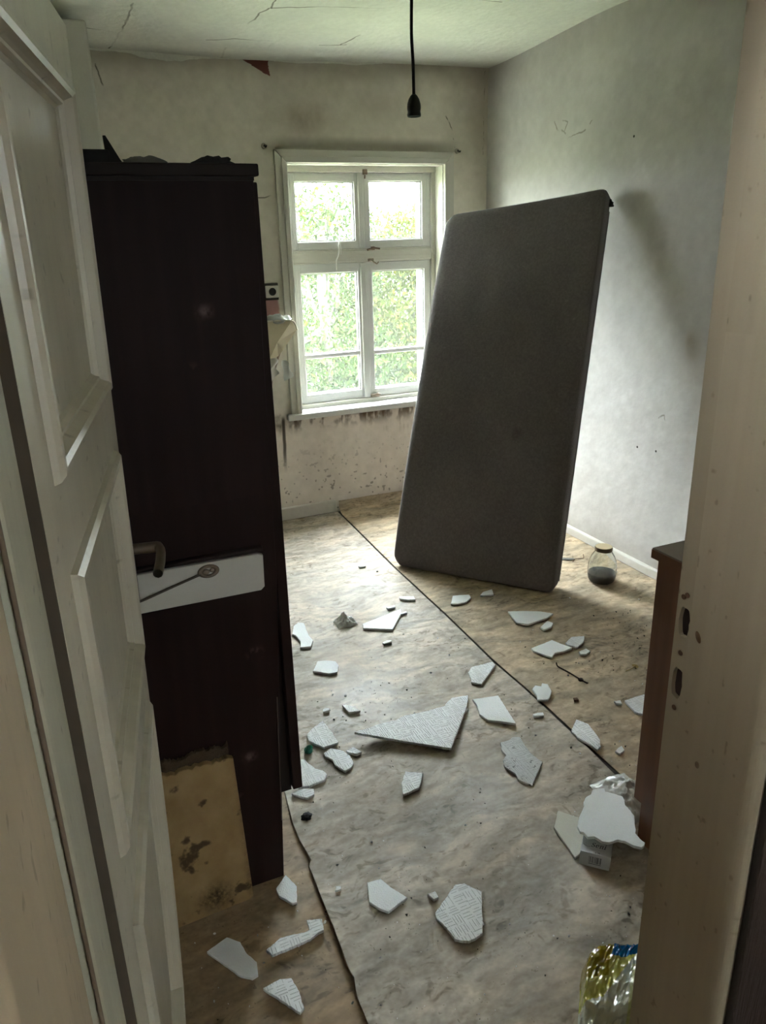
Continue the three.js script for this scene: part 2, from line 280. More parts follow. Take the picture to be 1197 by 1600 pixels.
// door wall with its opening, and the hall in front of it where the photographer stands
const OX0 = -0.036, OX1 = 0.637, HD0 = 0.455;
struct('wall_front', [bx(LX - 0.15, -0.085, -0.02, 2.45, 0.464, DW), bx(0.80, RX + 0.15, -0.02, 2.45, 0.464, DW), bx(-0.085, 0.80, 1.90, 2.45, 0.464, DW)].map((g) => boxUV(g)), M.plaster);
const HALL_BACK = -1.5;
struct('floor_hall', bx(-0.3, 1.75, -0.14, -0.006, HALL_BACK - 0.15, 0.62), M.subfloor);
struct('ceiling_hall', bx(-0.3, 1.75, 2.37, 2.52, HALL_BACK - 0.15, 0.44), M.hallLight);
struct('wall_hall_left', bx(-0.21, -0.06, -0.02, 2.45, HALL_BACK, 0.25, 0.01), M.hallPink);
struct('wall_hall_right', bx(1.6, 1.75, -0.02, 2.45, HALL_BACK, 0.46), M.hallLight);
{ // dark tongue-and-groove boards on the hall side of the door wall
  const g = structGroup('wall_hall_front');
  let x = 0.6425;
  while (x < 1.6) { struct('panel_board', bx(x, Math.min(x + 0.092, 1.6), 0, 2.37, 0.452, 0.4638, 0.003), M.hallDark, g); x += 0.095; }
}
{ // back wall of the hall with an added, unseen window for fill light
  const hx0 = 0.50, hx1 = 0.86, hy0 = 1.40, hy1 = 1.78, a = HALL_BACK - 0.15, b = HALL_BACK;
  struct('wall_hall_back', [bx(-0.3, hx0, -0.02, 2.45, a, b), bx(hx1, 1.75, -0.02, 2.45, a, b), bx(hx0, hx1, -0.02, hy0, a, b), bx(hx0, hx1, hy1, 2.45, a, b)], M.hallLight);
  const w = structGroup('added_window_2');
  struct('window_frame', [bx(hx0, hx0 + 0.03, hy0, hy1, a + 0.04, a + 0.09), bx(hx1 - 0.03, hx1, hy0, hy1, a + 0.04, a + 0.09), bx(hx0, hx1, hy0, hy0 + 0.03, a + 0.04, a + 0.09), bx(hx0, hx1, hy1 - 0.03, hy1, a + 0.04, a + 0.09)], M.sash, w);
  struct('pane', bx(hx0 + 0.03, hx1 - 0.03, hy0 + 0.03, hy1 - 0.03, a + 0.062, a + 0.064), M.glass, w);
}
// ------------------------------------------------------------------ floor: dark boards under three loose sheets of linoleum
const wave = (x, d) => 0.0036 * Math.sin((d * 1.0 - x * 0.25) * 17 + 1.2 * Math.sin(x * 3)) * smooth(2.6, 1.2, d) * smooth(0.3, 0.5, x) * smooth(1.45, 1.3, x);
const midLeft = [[1.0, 0.384], [1.044, 0.387], [1.105, 0.388], [1.13, 0.394], [1.141, 0.399], [1.167, 0.394], [1.29, 0.403], [1.389, 0.406], [1.46, 0.411], [1.487, 0.411], [1.495, 0.424], [1.52, 0.423], [1.568, 0.417], [1.644, 0.420], [1.775, 0.437], [2.5, 0.45], [3.95, 0.47]];
const midRight = [[0.6, 1.325], [1.367, 1.335], [1.497, 1.338], [1.627, 1.343], [1.812, 1.351], [2.127, 1.349], [2.513, 1.366], [3.08, 1.380], [3.95, 1.423]];
const gapW = [[0.6, 0.016], [1.4, 0.015], [1.6, 0.012], [1.8, 0.010], [2.2, 0.010], [3.95, 0.012]];
const at = (t, d) => { for (let k = 0; k + 1 < t.length; k++) if (d <= t[k + 1][0]) return mix(t[k][1], t[k + 1][1], clamp((d - t[k][0]) / (t[k + 1][0] - t[k][0]))); return t[t.length - 1][1]; };
function sheet(xl, xr, d0, d1, yTop, thick, nu, nv, uvOff) { // closed slab with curved edges
  const top = grid(nu, nv, (u, v) => { const d = mix(d0, d1, v), x = mix(xl(d), xr(d), u); return P(x, yTop(x, d), d); });
  const side = (f) => grid(1, nv, (u, v) => { const d = mix(d0, d1, v), x = f(d); return P(x, yTop(x, d) - u * thick, d); });
  const end = (d) => grid(nu, 1, (u, v) => { const x = mix(xl(d), xr(d), u); return P(x, yTop(x, d) - v * thick, d); });
  const uvf = (x, y, d) => [(x + uvOff[0]) / 1.4, (d + uvOff[1]) / 4];
  return [top, side(xl), side(xr), end(d0), end(d1)].map((g) => setUV(g, uvf));
}
{
  const f = structGroup('floor');
  struct('subfloor', bx(LX, RX + 0.02, -0.14, -0.006, 0.46, BD + 0.02), M.subfloor, f);
  const l = sheet(() => LX + 0.002, (d) => at(midLeft, d) + 0.10, 0.47, 3.965, () => -0.0025, 0.003, 2, 8, [0.9, 1.7]);
  struct('linoleum_sheet', l, M.linoLeft, f).userData.label = 'dark worn brown linoleum strip';
  const rag = (d) => 0.004 * (fbm(d * 22, 1, 3, 9) - 0.5);
  const curl = (x, d) => { const e = x - at(midLeft, d); return 0.0015 + wave(x, d) + 0.009 * Math.exp(-e * e / 0.0012) * smooth(1.9, 1.2, d); };
  const m = sheet((d) => at(midLeft, d) + rag(d), (d) => at(midRight, d), 0.56, 3.948, curl, 0.0035, 70, 220, [0, 0]);
  struct('linoleum_sheet', m, M.linoMid, f).userData.label = 'grey-beige marbled linoleum strip';
  const curlUp = (t) => t; // the right-hand sheet runs up the window wall as a curled end
  const r = sheet((d) => at(midRight, d) + at(gapW, d), () => RX - 0.001, 0.609, 3.90, () => 0.0005, 0.003, 24, 60, [0.2, 0.05]);
  const up = grid(24, 14, (u, v) => {
    const x = mix(at(midRight, 3.90) + at(gapW, 3.90), RX - 0.001, u), s = v * 0.13, R = 0.05, arc = R * Math.PI / 2;
    const h = 0.066 + 0.006 * (fbm(x * 7, 3, 3, 5) - 0.5);
    if (s < arc) return P(x, 0.0005 + R * (1 - Math.cos(s / R)), 3.90 + R * Math.sin(s / R));
    return P(x, 0.0005 + R + (h - R) * (s - arc) / (0.13 - arc), 3.90 + R);
  });
  setUV(up, (x, y, d) => [(x + 0.2) / 1.4, (d + y + 0.05) / 4]);
  struct('linoleum_sheet', [...r, up], M.linoRight, f).userData.label = 'warm brown linoleum sheet curling up the wall';
}
// skirting
struct('baseboard_back', boxUV(bx(0.346, 1.42, 0, 0.072, BD - 0.018, BD + 0.01, 0.006)), M.skirting);
struct('baseboard_right', boxUV(bx(RX - 0.022, RX + 0.01, 0, 0.042, 0.61, BD, 0.006)), M.skirting);

// ------------------------------------------------------------------ door frame
{
  const fr = structGroup('door_frame');
  // left: deep lining towards the hall, then the frame post
  struct('lining', setUV(bx(-0.10, -0.047, 0, 1.93, 0.245, 0.497, 0.004), (x, y, d) => [d * 0.9, y * 0.45]), std({ map: paintMap, color: lin(0.86, 0.76, 0.64), roughness: 0.6 }), fr);
  const post = new THREE.Shape([[-0.09, 0.505], [-0.0398, 0.505], [-0.0375, 0.512], [-0.0300, 0.628], [-0.034, 0.634], [-0.09, 0.634]].map((p) => new THREE.Vector2(...p)));
  struct('post', setUV(new THREE.ExtrudeGeometry(post, { depth: 1.93, bevelEnabled: false }).rotateX(-Math.PI / 2), (x, y, d) => [d * 0.9 + x, y * 0.45]), std({ map: paintMap, color: lin(0.93, 0.98, 0.95), roughness: 0.4 }), fr);
  struct('bead', [tube([P(-0.0410, 0, 0.5015), P(-0.0410, 1.9, 0.5015)], 0.0018, 2, 8)], std({ color: lin(0.16, 0.115, 0.075), roughness: 0.6 }), fr);
  // right: jamb with rounded hall edge, rebate with two torn lock pockets
  const j = new THREE.Shape(); j.moveTo(0.632, 0.581); j.lineTo(0.632, 0.487); j.quadraticCurveTo(0.632, 0.467, 0.642, 0.464); j.lineTo(0.80, 0.464); j.lineTo(0.80, 0.581); j.closePath();
  struct('jamb', setUV(new THREE.ExtrudeGeometry(j, { depth: 1.93, bevelEnabled: false, curveSegments: 8 }).rotateX(-Math.PI / 2), (x, y, d) => [d * 1.4 + x * 0.7 + 0.2, y * 0.5 + 0.3]), M.jambPaint, fr);
  const ev = new Evaluator(); ev.attributes = ['position', 'normal'];
  const hole = (y0, y1, s) => { const sh = new THREE.Shape(), n = 22; for (let k = 0; k < n; k++) { const a = k / n * 2 * Math.PI, w = 0.0078 * (1 + 0.25 * (noise(k * 0.9, s, 3) - 0.5)), hh = (y1 - y0) / 2 * (1 + 0.12 * (noise(k * 1.1, s, 7) - 0.5)); const ca = Math.cos(a), sa = Math.sin(a), q = Math.pow(Math.pow(Math.abs(ca), 4) + Math.pow(Math.abs(sa), 4), -0.25); sh[k ? 'lineTo' : 'moveTo'](w * ca * q, (y0 + y1) / 2 + hh * sa * q); } sh.closePath(); return new Brush(new THREE.ExtrudeGeometry(sh, { depth: 0.03, bevelEnabled: false }).rotateY(-Math.PI / 2).translate(0.66, 0, -0.5945)); };
  let body = new Brush(new THREE.BoxGeometry(0.163, 1.93, 0.0265).translate(0.637 + 0.0815, 0.965, -0.59425)); body.updateMatrixWorld();
  for (const [y0, y1, s] of [[1.046, 1.084, 3], [0.963, 1.003, 9]]) { const b = hole(y0, y1, s); b.updateMatrixWorld(); body = ev.evaluate(body, b, SUBTRACTION); body.updateMatrixWorld(); }
  struct('rebate', setUV(body.geometry, (x, y, d) => [d * 1.4 + x + 0.4, y * 0.5 + 0.1]), M.jambPaint, fr);
  for (const [y0, y1] of [[1.044, 1.086], [0.961, 1.005]]) struct('lock_pocket', bx(0.643, 0.655, y0, y1, 0.5835, 0.6055, 0.002), std({ color: lin(0.035, 0.014, 0.009), roughness: 0.9, bumpMap: foamBump, bumpScale: 0.004 }), fr);
  const screw = (y, d, x = 0.637) => new THREE.CylinderGeometry(0.0032, 0.0032, 0.0016, 14).rotateZ(Math.PI / 2).translate(x, y, -d);
  struct('screw', [screw(1.100, 0.594), screw(1.096, 0.599)], M.rust, fr);
  struct('screw', [screw(1.0245, 0.594)], M.rust, fr);
  struct('screw', [screw(0.949, 0.594)], M.rust, fr);
  struct('paint_chip', [warp(new THREE.SphereGeometry(0.006, 10, 8), (v) => { v.x *= 0.04; v.y = v.y * 1.0 - 0.55 * v.z; v.z *= 0.8; }).translate(0.632, 1.060, -0.567)], std({ color: lin(0.13, 0.075, 0.035), roughness: 0.9 }), fr);
  struct('paint_chip', [warp(new THREE.SphereGeometry(0.0035, 10, 8), (v) => { v.x *= 0.05; v.y *= 1.3; }).translate(0.632, 0.90, -0.545)], std({ color: lin(0.16, 0.12, 0.08), roughness: 0.9 }), fr);
  struct('lintel', bx(-0.036, 0.632, 1.86, 1.93, 0.465, 0.607, 0.004), M.jambPaint, fr);
}
// ------------------------------------------------------------------ the open panelled door
{
  const A = [-0.020, 0.642], dir = [0.17675, 0.98426], nr = [0.98426, -0.17675], W = 0.59, T = 0.034;
  const place = (v) => { // v = (s along the leaf, height, out of the visible face); the old leaf is twisted
    const s = v.x, y = v.y, o = v.z + s / W * (0.021 * (y - 1.13) - 0.035 * Math.pow(Math.max(0, 0.7 - y), 2));
    v.set(A[0] + dir[0] * s + nr[0] * o, y, -(A[1] + dir[1] * s + nr[1] * o));
  };
  const done = (g) => { const u = setUV(plain(g), (x, y) => [x * 0.8, y * 0.45]); warp(u, place); u.computeVertexNormals(); return u; };
  const bar = (s0, s1, y0, y1, t0 = -T, t1 = 0) => done(new THREE.BoxGeometry(s1 - s0, y1 - y0, t1 - t0, Math.ceil((s1 - s0) / 0.12), Math.ceil((y1 - y0) / 0.12), 1).translate((s0 + s1) / 2, (y0 + y1) / 2, (t0 + t1) / 2));
  const d = structGroup('door_1');
  const yB = 0.012, yT = 1.768, SL = 0.066, SR = W - 0.066;
  struct('stile', bar(0, SL, yB, yT), M.doorPaint, d); struct('stile', bar(SR, W, yB, yT), M.doorPaint, d);
  const panes = [[0.15, 0.79], [0.885, 1.215], [1.30, 1.69]];
  for (const [a, b] of [[yB, 0.15], [0.79, 0.885], [1.215, 1.30], [1.69, yT]]) struct('rail', bar(SL, SR, a, b), M.doorPaint, d);
  for (const [a, b] of panes) {
    struct('panel', bar(SL - 0.005, SR + 0.005, a - 0.005, b + 0.005, -0.024, -0.013), M.doorPaint, d);
    const prof = [[0, 0], [0.002, 0.006], [0.007, 0.0105], [0.013, 0.011], [0.018, 0.008], [0.021, 0.001], [0.023, -0.003], [0.027, -0.003], [0.029, -0.009], [0.033, -0.0125]];
    const pos = [], loop = (k) => { const [i, z] = prof[k]; return [[SL + i, a + i, z], [SR - i, a + i, z], [SR - i, b - i, z], [SL + i, b - i, z]]; };
    for (let k = 0; k + 1 < prof.length; k++) { const A0 = loop(k), B0 = loop(k + 1); for (let e = 0; e < 4; e++) { const f = (e + 1) % 4, n = 8; for (let q = 0; q < n; q++) { const L = (p, r, t) => p.map((c, m) => mix(c, r[m], t)); const p0 = L(A0[e], A0[f], q / n), p1 = L(A0[e], A0[f], (q + 1) / n), q0 = L(B0[e], B0[f], q / n), q1 = L(B0[e], B0[f], (q + 1) / n); pos.push(...p0, ...p1, ...q1, ...p0, ...q1, ...q0); } } }
    const g = new THREE.BufferGeometry(); g.setAttribute('position', new THREE.Float32BufferAttribute(pos, 3)); g.computeVertexNormals(); g.setAttribute('uv', new THREE.Float32BufferAttribute(new Float32Array(pos.length / 3 * 2), 2));
    struct('moulding', done(g), M.doorPaint, d);
  }
  struct('hinge_shade_strip', bar(-0.0012, 0, yB, yT, -T, -0.0005), std({ color: lin(0.09, 0.068, 0.045), roughness: 0.9 }), d).userData.label = 'brown strip for the shaded hinge gap';  // dark strip standing in for the shaded gap beside the hinges
  // lever handle on its long plate
  const hp = (s, y, o) => { const v = new THREE.Vector3(s, y, o); place(v); return v; };
  const h = struct('door_handle', [tube([hp(W - 0.03, 1.043, 0), hp(W - 0.03, 1.043, 0.045)], 0.009, 4, 12), tube([hp(W - 0.026, 1.043, 0.044), hp(W - 0.05, 1.043, 0.049), hp(W - 0.09, 1.041, 0.049), hp(W - 0.125, 1.037, 0.046)], 0.0075, 20, 10)], M.metalOld, d);
  const pl = done(new RoundedBoxGeometry(0.03, 0.15, 0.006, 3, 0.003).translate(W - 0.03, 1.02, 0.003));
  struct('handle_plate', pl, M.metalDark, h);
}
// ------------------------------------------------------------------ window
{
  const w = structGroup('window_1');
  const f0 = 4.055, f1 = 4.13, sd0 = 4.068, sd1 = 4.108;           // frame and sash planes
  // casing on the wall: stepped boards with a small bead along the opening
  const piece = (pts, d0, d1, b) => new THREE.ExtrudeGeometry(new THREE.Shape(pts.map((p) => new THREE.Vector2(...p))), { depth: d1 - d0 - b, bevelEnabled: true, bevelSize: b, bevelThickness: b, bevelOffset: -b, bevelSegments: 2 }).translate(0, 0, -d1);
  const ox0 = 1.189, ox1 = 2.181, oy1 = 1.907, ix0 = WX0 + 0.002, ix1 = WX1 - 0.002, iy1 = WY1 - 0.002, mx0 = 1.220, mx1 = 2.152, my1 = 1.876, c = 0.0008;
  struct('window_casing', [piece([[ox0, 0.60], [ix0, 0.60], [ix0, iy1 - c], [ox0, oy1 - c]], BD - 0.018, BD + 0.003, 0.003), piece([[mx0, 0.60], [ix0 + 0.001, 0.60], [ix0 + 0.001, iy1 - c], [mx0, my1 - c]], BD - 0.027, BD - 0.012, 0.004)], M.casing, w);
  struct('window_casing', [piece([[ix1, 0.60], [ox1, 0.60], [ox1, oy1 - c], [ix1, iy1 - c]], BD - 0.018, BD + 0.003, 0.003), piece([[ix1 - 0.001, 0.60], [mx1, 0.60], [mx1, my1 - c], [ix1 - 0.001, iy1 - c]], BD - 0.027, BD - 0.012, 0.004)], M.casing, w);
  struct('window_casing', [piece([[ix0 + c, iy1], [ix1 - c, iy1], [ox1 - c, oy1], [ox0 + c, oy1]], BD - 0.018, BD + 0.003, 0.003), piece([[ix0 + c, iy1 - 0.001], [ix1 - c, iy1 - 0.001], [mx1 - c, my1], [mx0 + c, my1]], BD - 0.027, BD - 0.012, 0.004)], M.casing, w);
  struct('reveal_lining', [bx(WX0 - 0.001, WX0 + 0.006, WY0, WY1, BD, 4.30), bx(WX1 - 0.006, WX1 + 0.001, WY0, WY1, BD, 4.30), bx(WX0, WX1, WY1 - 0.006, WY1 + 0.001, BD, 4.30)], M.casing, w);
  struct('window_sill', bx(1.163, 2.207, 0.566, 0.600, BD - 0.035, 4.30, 0.008), M.sash, w);
  struct('window_frame', [bx(WX0, 1.277, WY0, WY1, f0, f1, 0.003), bx(2.098, WX1, WY0, WY1, f0, f1, 0.003), bx(WX0, WX1, 1.814, WY1, f0 - 0.006, f1, 0.003), bx(WX0, WX1, WY0, 0.622, f0 - 0.006, f1, 0.003)], M.casing, w);
  struct('transom', [bx(1.272, 2.104, 1.3655, 1.4365, f0 + 0.012, f1, 0.003), bx(1.272, 2.104, 1.372, 1.429, f0 + 0.006, f0 + 0.02, 0.004)], M.casing, w);
  const sash = (x0, x1, y0, y1, gx0, gx1, gy0, gy1, bars) => {
    const s = struct('sash', [bx(x0, gx0, y0, y1, sd0, sd1, 0.004), bx(gx1, x1, y0, y1, sd0, sd1, 0.004), bx(gx0 - 0.002, gx1 + 0.002, gy1, y1, sd0 + 0.0006, sd1, 0.004), bx(gx0 - 0.002, gx1 + 0.002, y0, gy0, sd0 + 0.0006, sd1, 0.004),
      bx(gx0, gx0 + 0.006, gy0, gy1, sd0 + 0.012, sd1 - 0.01), bx(gx1 - 0.006, gx1, gy0, gy1, sd0 + 0.012, sd1 - 0.01), bx(gx0, gx1, gy0, gy0 + 0.006, sd0 + 0.012, sd1 - 0.01), bx(gx0, gx1, gy1 - 0.006, gy1, sd0 + 0.012, sd1 - 0.01)], M.sash, w);
    for (const y of bars) struct('muntin', bx(gx0, gx1, y - 0.012, y + 0.012, sd0 + 0.002, sd1 - 0.004, 0.006), M.sash, s);
    const ys = [gy0, ...bars, gy1];
    for (let k = 0; k + 1 < ys.length; k++) struct('pane', bx(gx0 - 0.004, gx1 + 0.004, ys[k] - 0.003, ys[k + 1] + 0.003, sd0 + 0.022, sd0 + 0.0245), M.glass, s);
    return s;
  };
  sash(1.279, 1.681, 1.4366, 1.812, 1.318, 1.645, 1.477, 1.770, []);
  const ur = sash(1.684, 2.096, 1.4366, 1.813, 1.731, 2.045, 1.478, 1.773, []);
  sash(1.279, 1.681, 0.625, 1.366, 1.322, 1.650, 0.672, 1.318, [0.880]);
  const lr = sash(1.684, 2.096, 0.625, 1.365, 1.735, 2.056, 0.668, 1.317, [0.875]);
  struct('astragal', bx(1.664, 1.702, 1.440, 1.808, sd0 - 0.010, sd0 + 0.002, 0.004), M.sash, ur);
  struct('astragal', bx(1.664, 1.702, 0.627, 1.362, sd0 - 0.010, sd0 + 0.002, 0.004), M.sash, lr);
  // catches at the transom, the top and the bottom
  const c1 = struct('window_catch', [bx(1.705, 1.735, 1.368, 1.384, f0 - 0.016, f0 - 0.001, 0.003), tube([P(1.72, 1.376, f0 - 0.016), P(1.728, 1.366, f0 - 0.03), P(1.745, 1.355, f0 - 0.034)], 0.004, 10, 8), tube([P(1.745, 1.355, f0 - 0.034), P(1.757, 1.366, f0 - 0.03)], 0.003, 6, 8)], M.metalOld, w);
  struct('window_catch', [tube([P(1.70, 1.428, f0 - 0.01), P(1.74, 1.437, f0 - 0.014), P(1.775, 1.433, f0 - 0.01)], 0.005, 10, 8), bx(1.725, 1.745, 1.427, 1.445, f0 - 0.012, f0, 0.002)], M.rust, w);
  struct('window_catch', [bx(1.688, 1.712, 1.802, 1.828, f0 - 0.02, f0 - 0.005, 0.003), tube([P(1.70, 1.80, f0 - 0.012), P(1.70, 1.783, f0 - 0.008)], 0.004, 6, 8)], M.metalOld, w);
  struct('window_catch', [bx(1.70, 1.75, 0.624, 0.640, f0 - 0.012, f0 + 0.01, 0.003), tube([P(1.71, 0.636, f0 - 0.012), P(1.735, 0.645, f0 - 0.022), P(1.75, 0.640, f0 - 0.02)], 0.004, 8, 8)], M.metalOld, w);
}
tag(obj('string', [tube([P(1.545, 1.474, 4.055), P(1.54, 1.44, 4.05), P(1.532, 1.405, 4.043), P(1.522, 1.38, 4.048), P(1.524, 1.33, 4.055)], 0.003, 24, 6), tube([P(1.549, 1.474, 4.056), P(1.553, 1.44, 4.05), P(1.548, 1.41, 4.046)], 0.0015, 12, 6)], std({ color: lin(0.85, 0.84, 0.80), roughness: 0.9 })), 'thin white string hanging over the window transom', 'string');
for (const [x, y, l] of [[1.143, 1.922, 'small dark wall hook at the upper left corner of the window casing'], [2.208, 1.914, 'small dark wall hook at the upper right corner of the window casing']]) {
  const k = thing('wall_hook', l, 'hook', P(x, y, BD), 'wall hooks beside the window');
  obj('plug', [new THREE.CylinderGeometry(0.011, 0.013, 0.008, 16).rotateX(Math.PI / 2).translate(0, 0, 0.003)], std({ color: lin(0.3, 0.27, 0.22), roughness: 0.9 }), k);
  obj('hook', [tube([P(0, 0, -0.004), P(0, 0, -0.02), P(0.003, -0.008, -0.026), P(0.006, 0, -0.03)], 0.003, 12, 8)], M.black, k);
}

// ------------------------------------------------------------------ wardrobe and what stands at its side
{
  const WD = 1.488, t = thing('wardrobe', 'tall dark brown wooden wardrobe behind the open door', 'wardrobe', P(0.13, 0, 2.0));
  const o = (name, g, m = M.wardrobe, parent = t) => obj(name, [g].flat().map((q) => boxUV(q).translate(-0.13, 0, 2.0)), m, parent);
  const side = new THREE.Shape([[-0.145, 0], [0.345, 0], [0.370, 0.49], [0.388, 0.81], [0.404, 1.607], [-0.145, 1.607]].map((p) => new THREE.Vector2(...p)));
  o('side_panel', new THREE.ExtrudeGeometry(side, { depth: 0.02, bevelEnabled: true, bevelSize: 0.0012, bevelThickness: 0.0012, bevelSegments: 1 }).translate(0, 0, -WD - 0.0212));
  o('side_panel', bx(-0.145, 0.345, 0, 1.607, 2.48, 2.50));
  o('back_panel', bx(-0.150, -0.143, 0.02, 1.607, WD + 0.005, 2.50), M.wardrobeDark);
  o('bottom_panel', bx(-0.14, 0.345, 0.10, 0.12, WD + 0.02, 2.48), M.wardrobeDark);
  o('plinth', bx(0.325, 0.343, 0.0, 0.22, WD + 0.021, 2.48), M.wardrobeDark);
  o('cornice', [bx(-0.155, 0.413, 1.607, 1.628, WD - 0.012, 2.515, 0.003), bx(-0.15, 0.405, 1.600, 1.608, WD - 0.004, 2.50)], M.wardrobeDark);
  for (const [a, b] of [[WD + 0.001, 1.99], [1.995, 2.495]]) {
    const d = o('door', bx(0.388, 0.412, 0.245, 1.598, a, b, 0.003));
    o('door_frame', [bx(0.352, 0.389, 0.232, 1.598, a + 0.0205, b - 0.004)], M.wardrobeDark, d);
  }
  o('edge_strip', tube([P(0.3665, 0.515, WD - 0.003), P(0.361, 0.40, WD - 0.003), P(0.3525, 0.172, WD - 0.003)], 0.0014, 12, 6), std({ color: lin(0.16, 0.11, 0.085), roughness: 0.6 }));
}
{
  const t = thing('board', 'white painted board fixed low across the dark wardrobe side', 'board', P(0.22, 0.84, 1.478));
  const sh = new THREE.Shape([[-0.25, -0.042], [0.128, -0.044], [0.135, -0.038], [0.137, 0.032], [0.128, 0.036], [-0.25, 0.040]].map((p) => new THREE.Vector2(...p)));
  obj('board_face', new THREE.ExtrudeGeometry(sh, { depth: 0.010, bevelEnabled: true, bevelSize: 0.002, bevelThickness: 0.002, bevelSegments: 2 }).translate(0, 0, -0.0055), std({ color: lin(0.60, 0.57, 0.50), roughness: 0.7, bumpMap: plasterBump, bumpScale: 0.003 }), t);
  const ring = new THREE.TorusGeometry(0.011, 0.0035, 10, 24).scale(1.55, 1, 1).translate(0.022, 0.022, 0.010);
  obj('oval_fitting', [ring, new THREE.SphereGeometry(0.0065, 12, 8).scale(1.3, 1, 0.6).translate(0.016, 0.021, 0.010), new THREE.SphereGeometry(0.005, 12, 8).scale(1.2, 1, 0.6).translate(0.030, 0.023, 0.010)], M.metalOld, t);
  obj('cord', tube([P(0.006, 0.019, -0.011), P(-0.05, 0.005, -0.013), P(-0.11, -0.012, -0.012), P(-0.16, -0.022, -0.012)], 0.0028, 30, 8), std({ color: lin(0.10, 0.08, 0.06), roughness: 0.8 }), t);
  tag(obj('gap_shade_strip', bx(0.02, 0.36, 0.884, 0.892, 1.470, 1.487, 0.002), M.wardrobeDark), 'thin black strip for the dark gap above the white board on the wardrobe', 'shade_gap');  // black strip drawn where there is only a dark gap
}
{ // yellowed board leaning on the wardrobe's side, its top edge torn
  const t = thing('insulation_board', 'stained yellow fibre board with a torn brown top edge', 'board', P(0.16, 0.0, 1.455));
  const map = tex(256, 512, (u, v) => { const n = fbm(u * 6, v * 9, 5, 800), f = fbm(u * 40, v * 60, 3, 810); const s = Math.max(smooth(0.62, 0.72, fbm(u * 5 + 3, v * 8, 5, 820)) * 0.8, 0.9 * blob(u, v, 0.62, 0.12, 0.14, 0.07) * f * 1.6, 0.5 * smooth(0.9, 1, u) * f); const k = (n - 0.5) * 0.16; return [mix(0.75 + k, 0.30, s), mix(0.62 + k, 0.23, s), mix(0.43 + k, 0.14, s)]; });
  const rnd = mulberry(5), pts = [[-0.13, 0], [0.088, 0.012], [0.096, 0.018], [0.086, 0.405]];
  for (let k = 1; k < 24; k++) pts.push([mix(0.086, -0.13, k / 24), 0.408 + (rnd() - 0.5) * 0.010]);
  pts.push([-0.13, 0.41]);
  const front = new THREE.ExtrudeGeometry(new THREE.Shape(pts.map((p) => new THREE.Vector2(...p))), { depth: 0.012, bevelEnabled: true, bevelSize: 0.002, bevelThickness: 0.002, bevelSegments: 2 });
  setUV(front, (x, y) => [(x + 0.13) / 0.23, y / 0.42]);
  const lean = (m) => { m.rotation.x = -0.035; return m; };
  lean(obj('board_face', front, std({ map, roughness: 0.85, bumpMap: foamBump, bumpScale: 0.002 }), t));
  const p2 = [[-0.13, 0.0], [0.08, 0.01], [0.082, 0.44]];
  for (let k = 1; k < 60; k++) p2.push([mix(0.082, -0.13, k / 60), 0.432 + 0.022 * (fbm(k * 0.23, 3, 4, 21) - 0.5) + 0.006 * (rnd() - 0.5)]);
  p2.push([-0.13, 0.435]);
  lean(obj('torn_backing', new THREE.ExtrudeGeometry(new THREE.Shape(p2.map((p) => new THREE.Vector2(...p))), { depth: 0.010, bevelEnabled: false }).translate(0, 0, -0.0125), std({ color: lin(0.10, 0.06, 0.03), roughness: 0.95, bumpMap: foamBump, bumpScale: 0.004 }), t));
}
function lump(seed, sx, sy, sz, pts = null) { // crumpled cloth or foam
  const g = mergeVertices(new THREE.IcosahedronGeometry(1, 4).deleteAttribute('normal').deleteAttribute('uv'));
  warp(g, (v) => { const n = fbm(v.x * 1.7 + seed, v.y * 1.7 + v.z * 2.1, 4, seed), f = fbm(v.x * 5 + v.z * 3, v.y * 5 + seed, 3, seed + 4); const rg = Math.abs(fbm(v.x * 2.6 + v.z * 1.1 + seed, v.y * 2.6 - v.z * 2, 3, seed + 9) - 0.5) * 2; const k = 0.45 + 0.55 * n + 0.55 * rg + 0.3 * Math.abs(f - 0.5); v.multiplyScalar(k); v.x *= sx; v.y = Math.max(v.y, -0.25) * sy; v.z *= sz; if (pts) pts(v); });
  g.computeVertexNormals(); g.setAttribute('uv', new THREE.Float32BufferAttribute(new Float32Array(g.attributes.position.count * 2), 2)); g.computeBoundingBox(); return g.translate(0, -g.boundingBox.min.y, 0);
}
const darkCloth = std({ color: lin(0.02, 0.018, 0.016), roughness: 0.95 }), greyCloth = std({ color: lin(0.16, 0.155, 0.13), roughness: 0.95 });
{
  const box = thing('cardboard_box', 'small black box on the wardrobe top beside the door', 'box', P(0.098, 1.628, 1.55));
  obj('carton', new RoundedBoxGeometry(0.125, 0.022, 0.10, 3, 0.003).translate(0, 0.011, 0), darkCloth, box);
  obj('flap', new THREE.ExtrudeGeometry(new THREE.Shape([[0.0, 0], [0.030, 0], [0.022, 0.012], [0.002, 0.050], [-0.002, 0.05]].map((p) => new THREE.Vector2(...p))), { depth: 0.01, bevelEnabled: false }).translate(0.064, 0, -0.02), darkCloth, box);
  const a = obj('rag', lump(31, 0.042, 0.013, 0.04), greyCloth); a.position.copy(P(0.218, 1.627, 1.54)); tag(a, 'grey crumpled rag on the left half of the wardrobe top', 'rag', 'rags on the wardrobe');
  const b = obj('rag', lump(47, 0.044, 0.016, 0.035), darkCloth); b.position.copy(P(0.345, 1.627, 1.54)); tag(b, 'dark crumpled rag near the right end of the wardrobe top', 'rag', 'rags on the wardrobe');
}

